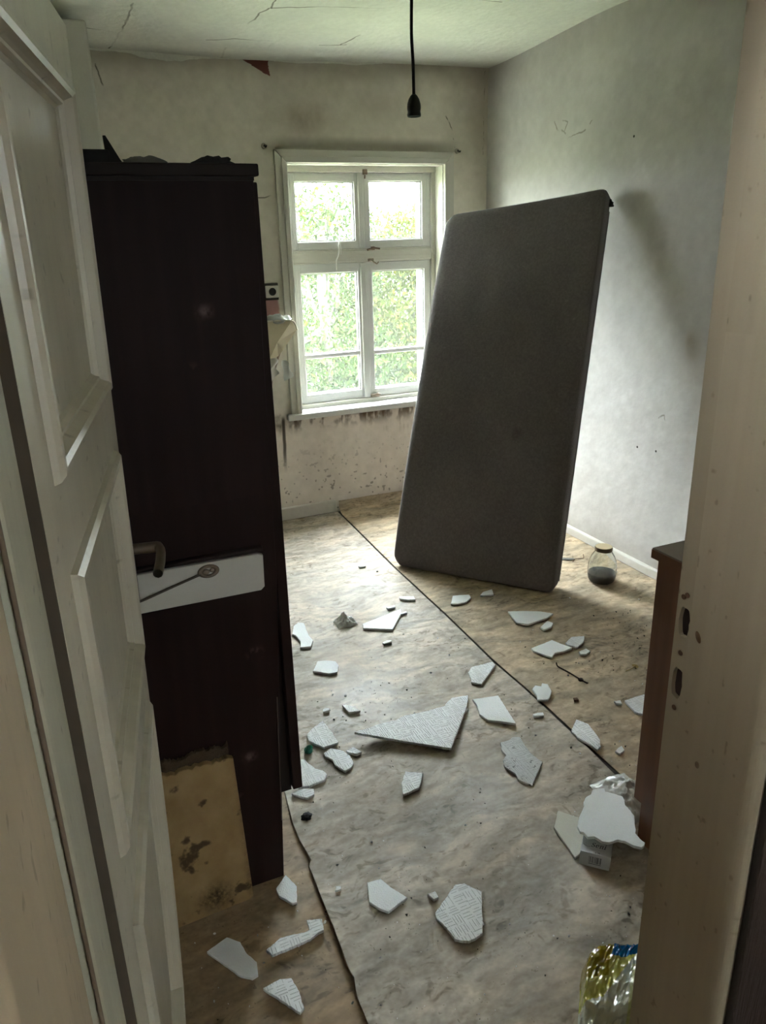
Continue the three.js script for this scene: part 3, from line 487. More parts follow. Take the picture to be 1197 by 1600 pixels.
// ------------------------------------------------------------------ mattress leaning on the right wall
{
  const L = 1.70, W = 0.79, T = 0.115, C = new THREE.Vector3(1.951, 0.004, -2.547), u = new THREE.Vector3(0.631, 0, 0.776), n = new THREE.Vector3(0.776, 0, -0.631), up = new THREE.Vector3(0, 1, 0);
  const shape = (a, b, c) => { // a across from the near corner, b up the length, c out of the back face
    const th = THREE.MathUtils.degToRad(19.3 + 2.9 * a / W), s = Math.sin(th), k = Math.cos(th);
    const p = C.clone().addScaledVector(u, -a).addScaledVector(n, b * s - c * k).addScaledVector(up, b * k + c * s);
    p.y -= c * s * clamp(1 - b / 0.22); p.addScaledVector(n, 0.055 * (a / W) * Math.pow(clamp(b / L, 0, 1.1), 3)); return p;
  };
  const g = new THREE.BoxGeometry(W, L, T, 40, 86, 12), rf = 0.032;
  warp(g, (v) => {
    // rounded outline in the plane, then rounded front and back edges
    const hx = W / 2, hy = L / 2, hz = T / 2;
    const r = v.x > 0 ? 0.034 : 0.06, ix = clamp(v.x, -hx + r, hx - r), iy = clamp(v.y, -hy + r, hy - r); let dx = v.x - ix, dy = v.y - iy; const dl = Math.hypot(dx, dy);
    if (dl > 1e-9) { const m = Math.max(Math.abs(dx), Math.abs(dy)); dx *= m / dl; dy *= m / dl; }
    let x = ix + dx, y = iy + dy; const edge = Math.min(hx - Math.abs(x), hy - Math.abs(y), r - Math.hypot(dx, dy));
    const zi = Math.abs(v.z) - (hz - rf), e = clamp(1 - edge / rf);
    let z = v.z; if (zi > 0 || e > 0) { const q = Math.max(0, zi / rf), l = Math.hypot(q, e); if (l > 1) { const sc = Math.max(q, e) / l; if (q > 0) z = Math.sign(v.z) * (hz - rf + rf * q * sc); const pull = rf * e * (1 - sc); x -= Math.sign(x) * (hx - Math.abs(x) < rf ? pull : 0); y -= Math.sign(y) * (hy - Math.abs(y) < rf ? pull : 0); } }
    const bulge = 0.012 * (1 - Math.pow(x / hx, 2)) * (1 - Math.pow(y / hy, 4)) * (v.z > 0 ? 1 : 0) * clamp(v.z / hz);
    const dent = 0.003 * (fbm(x * 4 + 9, y * 3, 3, 901) - 0.5);
    const p = shape(hx - x, (y + hy) * (1.018 - 0.036 * (hx - x) / W - 0.003 * Math.sin(Math.PI * (hx - x) / W)), z + hz + bulge + dent * clamp(v.z / hz)); v.copy(p);
  });
  const uv = g.attributes.uv; g.computeVertexNormals();
  const t = thing('mattress', 'worn dark grey foam mattress leaning upright against the right wall', 'mattress');
  const cloth = tex(512, 1024, (a, b) => { const w = 0.5 + 0.5 * Math.sin(a * 900) * Math.sin(b * 1800), m = fbm(a * 3, b * 6, 5, 910), f = fbm(a * 120, b * 240, 2, 920), lint = smooth(0.84, 0.9, fbm(a * 60, b * 150, 2, 925)) * 0.05; const s = smooth(0.5, 0.9, blob(a, b, 0.68, 0.38, 0.05, 0.025)) * 0.05; const k = 0.40 + (m - 0.5) * 0.09 + (f - 0.5) * 0.07 + w * 0.01 + lint - s; return [k + 0.022, k - 0.004, k - 0.014]; });
  const fab = phy({ map: cloth, roughness: 0.95, sheen: 1, sheenColor: lin(0.6, 0.62, 0.66), sheenRoughness: 0.4, bumpMap: tex(256, 256, (a, b) => 0.5 + 0.25 * Math.sin(a * 402) + 0.25 * Math.sin(b * 402), false), bumpScale: 0.0006 });
  fab.bumpMap.repeat.set(3, 6);
  obj('cover', mergeVertices(g), fab, t);
  const line = []; for (let k = 0; k <= 60; k++) { const b = mix(0.03, L - 0.05, k / 60); line.push(shape(-0.0008, b, 0.026 + 0.0015 * Math.sin(k * 1.7))); }
  obj('seam', tube(line, 0.0022, 120, 6), std({ color: lin(0.10, 0.095, 0.09), roughness: 0.95 }), t);
  const tear = lump(63, 0.020, 0.030, 0.024); const m = obj('torn_corner', tear, std({ color: lin(0.06, 0.055, 0.05), roughness: 0.95 }), t); m.position.copy(shape(0.004, L - 0.030, 0.030));
}

// ------------------------------------------------------------------ pendant lamp holder
{
  const x = 1.034, d = 2.1, yb = 1.802, t = thing('pendant_lamp', 'empty black lamp holder hanging on a cord from the ceiling', 'lamp', P(x, yb, d));
  const prof = [[0, 0.006], [0.0145, 0.006], [0.0165, 0], [0.0185, 0.0005], [0.019, 0.006], [0.0178, 0.010], [0.0172, 0.014], [0.0185, 0.018], [0.0188, 0.024], [0.018, 0.032], [0.0145, 0.043], [0.0095, 0.051], [0.0055, 0.055], [0, 0.055]].map((p) => new THREE.Vector2(...p));
  obj('lamp_holder', new THREE.LatheGeometry(prof, 36), M.black, t);
  const top = ceilY(x, d) - yb;
  obj('cord', tube([P(0, 0.05, 0), P(-0.001, 0.12, 0), P(-0.005, 0.2, 0), P(-0.003, 0.32, 0), P(-0.004, top, 0)], 0.0043, 60, 10), M.black, t);
  obj('ceiling_rose', new THREE.LatheGeometry([[0.006, -0.03], [0.02, -0.026], [0.034, -0.012], [0.036, 0.004], [0, 0.004]].map((p) => new THREE.Vector2(...p)), 32).translate(-0.004, top, 0), M.black, t);
}
// ------------------------------------------------------------------ sideboard just inside the doorway
{
  const t = thing('sideboard', 'low brown wooden sideboard standing just right of the doorway', 'sideboard', P(1.75, 0, 0.92));
  const o = (name, g, m = M.cabinet, parent = t) => obj(name, [g].flat().map((q) => boxUV(q, 1).translate(-1.75, 0, 0.92)), m, parent);
  o('top', bx(1.205, 2.30, 0.789, 0.813, 0.62, 1.242, 0.002), M.cabinetTop);
  o('edge_strip', bx(1.2025, 1.2055, 0.7895, 0.8105, 0.62, 1.240), M.cabinet);
  o('side_panel', bx(1.210, 1.228, 0.125, 0.789, 0.625, 1.224, 0.001)); o('side_panel', bx(2.277, 2.295, 0.125, 0.789, 0.625, 1.224, 0.001));
  o('back_panel', bx(1.228, 2.277, 0.125, 0.789, 0.625, 0.633)); o('bottom_panel', bx(1.228, 2.277, 0.125, 0.145, 0.633, 1.20));
  o('plinth', bx(1.216, 2.285, 0.0015, 0.125, 0.63, 1.203));
  for (const [a, b] of [[1.230, 1.7505], [1.7545, 2.275]]) { const d = o('door', bx(a, b, 0.147, 0.785, 1.205, 1.223, 0.002)); o('handle', new THREE.CylinderGeometry(0.009, 0.012, 0.022, 16).rotateX(Math.PI / 2).translate(a < 1.5 ? b - 0.04 : a + 0.04, 0.5, -1.234), M.metalOld, d); }
}
// ------------------------------------------------------------------ the things on the wall left of the window
{
  const s = thing('socket', 'white wall socket with a black outlet left of the window', 'socket', P(1.126, 1.244, BD));
  obj('backing_plate', [new RoundedBoxGeometry(0.080, 0.084, 0.008, 2, 0.002).translate(-0.002, 0, 0.004)], std({ color: lin(0.05, 0.042, 0.036), roughness: 0.7 }), s);
  obj('plate', new RoundedBoxGeometry(0.066, 0.060, 0.016, 3, 0.004).translate(0.003, 0, 0.008), std({ color: lin(0.66, 0.63, 0.56), roughness: 0.5 }), s);
  obj('outlet', [new THREE.CylinderGeometry(0.018, 0.0185, 0.004, 28).rotateX(Math.PI / 2).translate(0.004, 0, 0.016), new THREE.TorusGeometry(0.0175, 0.0018, 8, 28).translate(0.004, 0, 0.018)], std({ color: lin(0.014, 0.011, 0.010), roughness: 0.6 }), s);
}
{
  const t = thing('wall_holder', 'cream tapering holder on the wall left of the window', 'holder', P(1.10, 1.0, 3.85));
  // open-topped, the front tapering down to a blunt foot and folded round at the right
  const F = [[-0.10, 0.112, 0.03], [0.081, 0.108, 0.03], [0.119, 0.058, -0.008], [0.031, -0.038, 0.008], [0.006, -0.068, 0.0], [-0.045, -0.075, 0.02], [-0.10, -0.06, 0.02]].map((p) => new THREE.Vector3(...p));
  const B = F.map((v) => new THREE.Vector3(v.x * 0.72 - 0.03, v.y * 0.8 + 0.02, -0.115));
  const pos = []; const tri = (...v) => v.forEach((q) => pos.push(q.x, q.y, q.z));
  const c = F.reduce((a, v) => a.add(v), new THREE.Vector3()).multiplyScalar(1 / F.length); c.z += 0.012;
  for (let k = 0; k < F.length; k++) { const m = (k + 1) % F.length; tri(F[m], F[k], c); if (k !== 0) { tri(F[k], F[m], B[m]); tri(F[k], B[m], B[k]); } else { tri(F[k].clone().setY(0.09), F[m].clone().setY(0.086), B[m].clone().setY(0.086)); tri(F[k].clone().setY(0.09), B[m].clone().setY(0.086), B[k].clone().setY(0.09)); } }
  const g = new THREE.BufferGeometry(); g.setAttribute('position', new THREE.Float32BufferAttribute(pos, 3)); g.computeVertexNormals();
  obj('holder_shell', g, std({ color: lin(0.60, 0.54, 0.38), roughness: 0.6, side: THREE.DoubleSide }), t);
  obj('rim', tube([F[0], F[1], F[2]], 0.004, 20, 8), std({ color: lin(0.70, 0.66, 0.54), roughness: 0.5 }), t);
  const film = phy({ color: lin(0.72, 0.75, 0.74), roughness: 0.35, transmission: 0.35, thickness: 0 });
  const p = obj('plastic_film', lump(91, 0.075, 0.035, 0.055), film); p.position.copy(P(1.12, 1.096, 3.87)); tag(p, 'crumpled clear plastic film lying on the cream wall holder', 'film');
  tag(obj('stick', tube([P(1.158, 0.985, 3.915), P(1.135, 0.93, 3.93), P(1.092, 0.80, 3.95), P(1.070, 0.70, 3.955), P(1.066, 0.62, 3.962)], 0.0065, 30, 10), std({ color: lin(0.33, 0.25, 0.21), roughness: 0.6 })), 'thin brown pipe running down the wall under the cream holder', 'pipe');
  const cloth = grid(14, 18, (u, v) => { const w = mix(0.012, 0.026, v) + 0.003 * Math.sin(v * 9); return P(1.132 + 0.022 * v + (u - 0.5) * 2 * w, 0.91 - 0.095 * v - 0.02 * v * (0.5 - u), 3.84 + 0.005 * Math.sin(u * 3.5 + v * 3)); });
  tag(obj('rag', cloth, std({ color: lin(0.70, 0.72, 0.70), roughness: 0.9, side: THREE.DoubleSide })), 'white rag hanging below the cream holder by the window', 'rag');
  const cl2 = grid(10, 14, (u, v) => P(1.04 + 0.055 * u + 0.008 * Math.sin(v * 8), 0.925 - 0.13 * v * (1 - 0.4 * u), 3.845 + 0.008 * Math.sin(u * 5 + v * 5)));
  tag(obj('paper', cl2, std({ color: lin(0.62, 0.60, 0.55), roughness: 0.9, side: THREE.DoubleSide })), 'crumpled pale paper hanging under the cream holder beside the wardrobe', 'paper');
}
// ------------------------------------------------------------------ jar
{
  const t = thing('jar', 'squat glass jar with dark liquid and a rusty lid', 'jar', P(2.152, 0.002, 2.508));
  const out = [[0, 0.001], [0.055, 0.001], [0.066, 0.005], [0.075, 0.016], [0.0795, 0.035], [0.080, 0.055], [0.0785, 0.08], [0.074, 0.10], [0.064, 0.12], [0.052, 0.135], [0.047, 0.142], [0.046, 0.152]];
  const inn = [[0.043, 0.152], [0.044, 0.142], [0.049, 0.133], [0.061, 0.118], [0.071, 0.098], [0.0755, 0.08], [0.077, 0.055], [0.0765, 0.036], [0.072, 0.018], [0.064, 0.008], [0.054, 0.005], [0, 0.005]];
  obj('glass', new THREE.LatheGeometry([...out, ...inn].map((p) => new THREE.Vector2(p[0] * 0.8, p[1] * 1.04)), 64), M.jarGlass, t);
  obj('liquid', new THREE.LatheGeometry([[0, 0.0035], [0.054, 0.0035], [0.0648, 0.0068], [0.0733, 0.0172], [0.0778, 0.0358], [0.0782, 0.044], [0, 0.044]].map((p) => new THREE.Vector2(p[0] * 0.8, p[1] * 1.04)), 64), M.liquid, t);
  const lid = obj('lid', new THREE.LatheGeometry([[0, 0.163], [0.040, 0.1635], [0.044, 0.1645], [0.047, 0.162], [0, 0.158]].map((p) => new THREE.Vector2(p[0] * 0.8, p[1] * 1.04)), 48), M.lid, t);
  obj('lid_rim', new THREE.LatheGeometry([[0.0475, 0.1625], [0.049, 0.160], [0.0485, 0.148], [0.0475, 0.146], [0.0465, 0.148], [0.047, 0.1615]].map((p) => new THREE.Vector2(p[0] * 0.8, p[1] * 1.04)), 48), M.lidRim, lid);
}

// ------------------------------------------------------------------ broken foam ceiling tiles on the floor (outlines in millimetres about a centre, x and depth)
function slab(pts, t, seed, rough, gx = 0, gd = 0) {
  const out = [], n = pts.length;
  for (let k = 0; k < n; k++) { // rough broken edges
    const a = pts[k], b = pts[(k + 1) % n], len = Math.hypot(b[0] - a[0], b[1] - a[1]), m = Math.max(1, Math.round(len / 6));
    for (let q = 0; q < m; q++) { const f = q / m, j = rough * (noise((k * 9.7 + q) * 0.9, seed, 3) - 0.5) * (q ? 1 : 0.3); out.push(new THREE.Vector2((mix(a[0], b[0], f) - (b[1] - a[1]) / len * j) / 1000, (mix(a[1], b[1], f) + (b[0] - a[0]) / len * j) / 1000)); }
  }
  const sh = new THREE.Shape(out);
  const g = new THREE.ExtrudeGeometry(sh, { depth: t - 0.002, bevelEnabled: true, bevelThickness: 0.001, bevelSize: 0.0008, bevelSegments: 1 }).translate(0, 0, 0.001).rotateX(-Math.PI / 2);
  return warp(g, (v) => { v.y += gx * v.x - gd * v.z; });
}
const SHARDS = {
  A1: [[0.772, 2.631], [[-33, 23], [-9, 81], [17, 104], [37, 86], [28, 34], [21, -18], [23, -65], [0, -107], [-38, -94], [-22, -50], [-24, 5]], 'notched white tile fragment beside the wardrobe, nearest the window'],
  A2: [[1.117, 2.598], [[-94, 5], [17, 34], [100, 56], [88, 23], [-4, -90], [-106, -28]], 'white triangular tile fragment midway between wardrobe and mattress'],
  A3: [[1.286, 2.735], [[-24, 29], [33, 4], [27, -27], [-5, -15], [-30, 9]], 'small narrow tile sliver beside the floor seam, left of the mattress corner'],
  A4: [[1.188, 2.689], [[-18, 6], [20, 8], [17, -6], [-19, -8]], 'tiny sliver just behind the triangular tile fragment'],
  A6: [[1.052, 2.426], [[-19, 1], [2, 10], [19, 4], [16, -6], [-18, -9]], 'tiny sliver just in front of the triangular tile fragment'],
  A7: [[0.772, 2.353], [[-47, 1], [-13, 54], [19, 44], [46, 25], [47, -5], [26, -47], [-3, -46], [-24, -25], [-51, -1]], 'smooth pale six-sided tile fragment near the wardrobe'],
  A8: [[0.681, 2.1], [[-10, 3], [0, 11], [13, 3], [8, -8], [-12, -8]], 'tiny chip beside the wardrobe, left of a thin grey chip'],
  A9: [[0.756, 2.074], [[-16, 26], [-5, 23], [9, 4], [25, -30], [-12, -22]], 'thin greyish tile chip between wardrobe and large pointed tile piece'],
  A10: [[1.244, 3.148], [[-15, 10], [17, 8], [14, -11], [-16, -7]], 'lone tiny chip on the bright floor nearest the window'],
  A12: [[1.213, 2.615], [[-13, 3], [16, 10], [13, -4], [-15, -8]], 'tiny sliver touching the right tip of the triangular tile fragment'],
  B1: [[0.947, 1.909], [[-234, 10], [-191, 13], [-147, 20], [-94, 17], [-51, 30], [-15, 27], [22, 25], [93, 27], [121, 48], [144, 61], [198, 52], [165, 1], [111, -62], [4, -182], [-118, -87]], 'largest embossed tile piece, long and pointed, in mid floor'],
  B2: [[0.613, 1.971], [[-33, 26], [-16, 43], [36, 74], [42, 8], [41, -54], [-8, -58], [-24, -32], [-38, -6]], 'embossed tile piece with a sharp top corner beside the wardrobe'],
  B3: [[0.628, 1.84], [[-29, 50], [-3, 61], [26, 33], [36, 0], [34, -30], [19, -49], [-3, -56], [-13, -34], [-20, -17], [-17, 8], [-32, 34]], 'boot-shaped embossed tile piece left of the largest pointed piece'],
  B4: [[0.682, 1.859], [[-18, 12], [8, 16], [21, -14], [5, -18], [-17, 4]], 'small chip at the upper right of the boot-shaped piece'],
  B5: [[0.535, 1.816], [[-22, 80], [-3, 70], [6, 39], [15, 13], [31, -3], [36, -23], [22, -43], [-5, -45], [-27, -49], [-55, -39]], 'cracked embossed tile piece partly hidden by the wardrobe door'],
  B6: [[0.483, 1.745], [[-30, 11], [-12, 14], [7, 15], [31, 2], [25, -19], [4, -25], [-23, 2]], 'small tile chip lying under the wardrobe door corner'],
  B7: [[0.779, 1.645], [[5, 54], [47, 25], [26, -6], [12, -24], [-22, -30], [-43, -33], [-25, 14]], 'small five-sided embossed tile piece alone in front of the largest piece'],
  C1: [[1.492, 2.622], [[-60, -20], [-18, 41], [16, 32], [50, 20], [44, -6], [5, -34], [-37, -33]], 'flat pale tile piece in front of the mattress, nearest the floor seam'],
  C2: [[1.623, 2.623], [[-39, -8], [-13, 14], [36, 20], [16, -26]], 'shaded tile piece right under the bottom edge of the mattress'],
  C3: [[1.669, 2.355], [[-61, 75], [-6, 51], [57, 15], [92, -23], [51, -43], [-51, -54], [-83, -21]], 'wide kite-shaped tile piece in front of the mattress corner'],
  C4: [[1.68, 2.26], [[-32, -4], [-3, 14], [23, 27], [33, 5], [9, -17], [-30, -25]], 'small chip just in front of the wide kite-shaped piece'],
  C5: [[1.588, 2.1], [[-66, 34], [-12, 42], [39, 51], [54, 9], [72, -30], [28, -37], [-9, -33], [-36, -53], [-70, 16]], 'smooth four-cornered tile piece with a dark speck right of the floor seam'],
  C6: [[1.7, 2.103], [[-38, 7], [11, 34], [57, 18], [29, -14], [-19, -38], [-40, -7]], 'smaller piece touching the right corner of the speckled four-cornered piece'],
  C7: [[1.683, 2.024], [[-17, 10], [21, 17], [22, -5], [-5, -16], [-21, -6]], 'small rounded chip right of the speckled four-cornered piece'],
  C8: [[1.263, 2.077], [[-40, 15], [-12, 41], [32, 40], [74, 40], [75, 21], [18, -27], [-37, -70], [-61, -43], [-49, -17]], 'embossed tile piece whose corner touches the dark floor seam'],
  C9: [[1.175, 1.858], [[-25, 77], [19, 67], [63, 58], [45, -26], [29, -101], [-14, -65], [-40, -48], [-48, -6], [-29, 44]], 'smooth wedge-shaped tile piece right of the largest pointed piece'],
  C10: [[1.39, 1.876], [[-23, 24], [-2, 38], [14, 24], [27, 39], [41, 27], [28, -14], [4, -38], [-13, -50], [-44, -37], [-31, -14]], 'notched round tile piece just right of the floor seam'],
  C11: [[1.301, 1.771], [[-15, 7], [2, 7], [19, 1], [12, -13], [-17, -1]], 'thin sliver just left of the floor seam, below the notched round piece'],
  C12: [[1.368, 1.611], [[-29, 34], [-2, 57], [23, 77], [41, 41], [32, -1], [24, -37], [4, -66], [-16, -75], [-19, -45], [-31, 0], [-28, 14]], 'long embossed tile piece lying across the dark floor seam'],
  C13: [[1.643, 1.663], [[-40, 43], [-1, 44], [43, 43], [79, 31], [27, -30], [-19, -60], [-36, -46], [-53, -24]], 'embossed tile piece half hidden behind the sideboard'],
  C15: [[1.577, 1.709], [[-7, 10], [13, 4], [5, -12], [-10, -2]], 'tiny chip left of the piece half hidden by the sideboard'],
  C16: [[1.414, 1.507], [[-15, 1], [0, 8], [17, 12], [11, -7], [-12, -14]], 'small lone chip right of the long piece on the seam'],
  D1: [[1.114, 1.609], [[-5, 86], [25, 85], [41, 92], [64, 85], [57, 56], [48, 2], [57, -46], [13, -83], [-29, -120], [-42, -97], [-50, -79], [-43, -56], [-54, -16], [-42, 11], [-21, 27], [-20, 53]], 'grimy embossed tile piece with dark specks in mid floor'],
  E1: [[0.337, 1.425], [[-22, 21], [11, 51], [24, 7], [10, -39], [0, -38], [-22, -2]], 'small pointed tile piece at the near foot of the wardrobe'],
  E2: [[0.541, 1.314], [[-19, 51], [14, 47], [25, 15], [48, -30], [-8, -48], [-23, -30], [-37, -5]], 'smooth tile piece just right of the torn linoleum edge'],
  E3: [[0.65, 1.261], [[-10, 10], [8, 9], [7, -9], [-5, -10]], 'crumb beside the left edge of the near basket-weave piece'],
  E4: [[0.684, 1.192], [[-51, 26], [-10, 53], [30, 78], [52, 72], [61, 54], [76, 34], [47, -17], [18, -68], [-3, -73], [-20, -73], [-45, -56], [-46, -34], [-50, -8], [-57, 12]], 'large near tile piece with a bold basket-weave relief'],
  E5: [[0.324, 1.293], [[29, 32], [61, 21], [54, -8], [40, -10], [18, -18], [-39, -21], [-70, -21], [-78, -4], [-41, 13], [-11, 9], [12, 3], [26, 5]], 'long narrow embossed piece with a square tab, left of the torn edge'],
  E6: [[0.184, 1.292], [[-59, 50], [-11, 67], [13, 42], [19, 6], [33, -23], [28, -53], [15, -56], [-7, -38], [-32, 4]], 'dull smooth tile piece lying in shade beside the door'],
  E7: [[0.258, 1.168], [[-43, 34], [-6, 39], [16, 31], [22, -5], [20, -43], [10, -50], [-19, -5]], 'embossed wedge of tile nearest the camera, beside the door'],
  F2: [[1.077, 1.29], [[14, 83], [31, 60], [48, 37], [38, 7], [19, -22], [-4, -45], [-26, -65], [-48, -73], [-40, -20], [-32, 38]], 'yellowish smooth tile piece leaning left of the printed carton'],
  F1: [[1.164, 1.252], [[61, 122], [75, 114], [67, 101], [81, 82], [92, 61], [86, 46], [73, 29], [69, 4], [62, -19], [35, -52], [27, -64], [16, -74], [11, -96], [11, -114], [4, -120], [-7, -124], [-18, -112], [-26, -88], [-37, -75], [-64, -73], [-77, -62], [-81, -38], [-97, -31], [-94, -12], [-100, -5], [-93, 13], [-67, 41], [-43, 60], [-22, 76], [-14, 90], [7, 105], [26, 109], [44, 124]], 'big smooth tile piece resting on the printed carton'],
};
const EMBOSSED = new Set(['B1', 'B2', 'B3', 'B4', 'B5', 'B6', 'B7', 'C6', 'C8', 'C12', 'C13', 'D1', 'E4', 'E5', 'E7']);
const dirty = std({ color: lin(0.72, 0.73, 0.72), roughness: 0.9, bumpMap: embossMap, bumpScale: 0.0035, map: tex(256, 256, (u, v) => { const k = 0.9 - 0.5 * smooth(0.66, 0.8, fbm(u * 30, v * 30, 3, 77)) * smooth(0.3, 0.7, fbm(u * 4, v * 4, 2, 3)); return [k, k, k]; }) }); dirty.map.repeat.set(5, 5);
let seed = 1;
for (const [key, [[cx, cd], pts, label]] of Object.entries(SHARDS)) {
  const s = seed++, tilt = key === 'B1' ? [0.022 - 0.0085, -0.035, 0] : key === 'F1' ? [0.052 - 0.0085, -0.02, -0.12] : key === 'F2' ? [0.004, 0, 0.0] : [0.003, 0, 0];
  const m = obj('foam_tile_fragment', slab(pts, 0.0085, s, EMBOSSED.has(key) ? 2.4 : 1.6, tilt[1], tilt[2]), key === 'D1' ? dirty : key === 'F2' ? M.foamOld : EMBOSSED.has(key) ? M.foamEmboss : M.foamFlat);
  m.position.copy(P(cx, tilt[0] + wave(cx, cd) * 0.9, cd));
  tag(m, label, 'tile fragment', 'broken foam ceiling tiles on the floor');
}
{ // the piece that props up the right end of the largest one, and the crumpled bits
  const m = obj('foam_tile_fragment', slab([[-14, -30], [10, -22], [18, 10], [8, 34], [-12, 20]], 0.008, 71, 3), M.foamEmboss); m.position.copy(P(1.098, 0.002, 1.915)); tag(m, 'small piece poking out under the right edge of the largest piece', 'tile fragment', 'broken foam ceiling tiles on the floor');
  const c = obj('crumpled_paper', grid(30, 26, (u, v) => { const e = Math.pow(Math.sin(Math.PI * u) * Math.sin(Math.PI * v), 0.5), r = (k) => Math.pow(1 - Math.abs(k - 0.5) * 2, 4); return P((u - 0.5) * 0.085 + 0.012 * (fbm(v * 5, 1, 2, 6) - 0.5), 0.002 + e * (0.006 + 0.020 * r(fbm(u * 3 + v * 2, v * 3, 2, 1212)) + 0.010 * r(fbm(u * 7, v * 7, 2, 1214)) + 0.030 * blob(u, v, 0.40, 0.6, 0.12, 0.2)), (v - 0.5) * 0.075 + 0.012 * (fbm(u * 5, 4, 2, 6) - 0.5)); }), phy({ color: lin(0.82, 0.82, 0.80), roughness: 0.85, transmission: 0.08, thickness: 0, side: THREE.DoubleSide })); c.position.copy(P(0.966, 0.002, 2.655)); tag(c, 'crumpled white paper scrap left of the triangular tile fragment', 'paper scrap');
  const g = obj('plastic_bit', [lump(15, 0.014, 0.016, 0.012), lump(18, 0.011, 0.010, 0.010).translate(0.002, 0.014, 0.002)], std({ color: lin(0.01, 0.16, 0.10), roughness: 0.35 })); g.position.copy(P(0.560, 0.001, 1.925)); tag(g, 'small green plastic bit beside the wardrobe', 'plastic bit');
  const f = obj('dust_ball', lump(23, 0.016, 0.010, 0.016), std({ color: lin(0.03, 0.03, 0.03), roughness: 1 })); f.position.copy(P(0.462, 0.002, 1.655)); tag(f, 'dark fluff ball on the linoleum by the wardrobe', 'fluff');
  const tw = obj('twig', [tube([P(1.542, 0.012, 2.005), P(1.538, 0.006, 1.99), P(1.55, 0.005, 1.94), P(1.558, 0.005, 1.885), P(1.566, 0.004, 1.855)], 0.0026, 24, 6), lump(25, 0.010, 0.006, 0.012).translate(1.560, 0.001, -1.885)], std({ color: lin(0.035, 0.02, 0.012), roughness: 0.9 })); tag(tw, 'dark curved twig lying right of the floor seam', 'twig');
  const gl = obj('glass_shard', slab([[-60, 40], [-10, 6], [45, -40], [5, -34], [-40, 0]], 0.003, 88, 1), phy({ color: lin(0.25, 0.25, 0.24), roughness: 0.1, transmission: 0.4, thickness: 0 })); gl.position.copy(P(2.16, 0.003, 2.80)); tag(gl, 'dark pointed shard between mattress and jar', 'shard');
  const lf = obj('dry_leaf', [warp(new THREE.CircleGeometry(0.014, 16).rotateX(-Math.PI / 2), (v) => { v.x *= 0.7; v.y += 14 * v.x * v.x; }), tube([P(0, 0.001, 0), P(-0.03, 0.003, -0.012), P(-0.055, 0.002, -0.014)], 0.0012, 10, 6)], std({ color: lin(0.28, 0.19, 0.05), roughness: 0.8, side: THREE.DoubleSide })); lf.position.copy(P(1.79, 0.004, 1.87)); tag(lf, 'small dry yellow leaf with a stem near the sideboard', 'leaf');
  const rope = obj('wire', tube([P(2.17, 0.004, 2.74), P(2.2, 0.006, 2.76), P(2.24, 0.005, 2.75), P(2.27, 0.004, 2.79)], 0.002, 24, 6), M.rust); tag(rope, 'thin rusty wire on the floor beside the jar', 'wire');
  for (const [x, d, a, l] of [[2.265, 2.56, 16, 'pale crumb on the floor right of the jar'], [1.465, 1.79, 9, 'dark splinter left of the tiny chip by the sideboard'], [0.452, 1.385, 8, 'pale crumb at the torn linoleum edge']]) { const m2 = obj('crumb', slab([[-a, -a * 0.5], [a * 0.6, -a * 0.8], [a, a * 0.3], [-a * 0.3, a * 0.8]], 0.006, a, 2), a === 9 ? M.rust : M.foamFlat); m2.position.copy(P(x, 0.003, d)); tag(m2, l, 'crumb', 'crumbs on the floor'); }
}
// ------------------------------------------------------------------ printed carton under the big tile piece
{
  const t = thing('carton', 'small white printed carton with a barcode under the big tile piece', 'carton', P(1.062, 0.003, 1.182));
  const face = canvasTex(512, 400, (c, w, h) => {
    c.fillStyle = '#c9cbce'; c.fillRect(0, 0, w, h);
    c.fillStyle = '#55565e'; c.font = 'italic bold 118px serif'; c.textAlign = 'center'; c.fillText('Seni', w * 0.56, h * 0.70);
    c.strokeStyle = '#6d6e76'; c.lineWidth = 7; c.beginPath(); c.moveTo(w * 0.06, h * 0.64); c.quadraticCurveTo(w * 0.14, h * 0.76, w * 0.3, h * 0.70); c.stroke();
    c.fillStyle = '#8d8f96'; for (let k = 0; k < 3; k++) c.fillRect(w * 0.18, h * (0.77 + k * 0.045), w * (0.6 - 0.1 * k), 4);
    c.fillStyle = '#5a5b62'; c.font = 'bold 44px sans-serif'; c.fillText('x 16', w * 0.56, h * 0.97);
  });
  const flapT = canvasTex(512, 200, (c, w, h) => { c.fillStyle = '#c4c6ca'; c.fillRect(0, 0, w, h); const r = mulberry(9); c.fillStyle = '#3a3b40'; let x = w * 0.30; while (x < w * 0.72) { const b = 3 + Math.floor(r() * 3) * 3; c.fillRect(x, h * 0.2, b, h * 0.5); x += b + 3 + Math.floor(r() * 3) * 3; } c.fillRect(w * 0.3, h * 0.75, w * 0.42, 8); });
  const w = 0.074, l = 0.075, h = 0.032, card = std({ color: lin(0.55, 0.56, 0.57), roughness: 0.7 });
  t.rotation.y = THREE.MathUtils.degToRad(-45); t.rotation.order = 'YXZ';
  obj('carton_body', plain(new RoundedBoxGeometry(w, h, l, 2, 0.0015).translate(0, h / 2, -l / 2)), card, t);
  obj('printed_face', new THREE.BoxGeometry(w * 0.985, 0.001, l * 0.985).translate(0, h + 0.0004, -l / 2), [card, card, std({ map: face, roughness: 0.6 }), card, card, card], t);
  const fl = obj('barcode_flap', new THREE.BoxGeometry(w * 0.985, 0.001, 0.03).translate(0, 0, 0.015), [card, card, std({ map: flapT, roughness: 0.6 }), card, card, card], t); fl.position.set(0, h, 0.001); fl.rotation.x = 0.55;
}
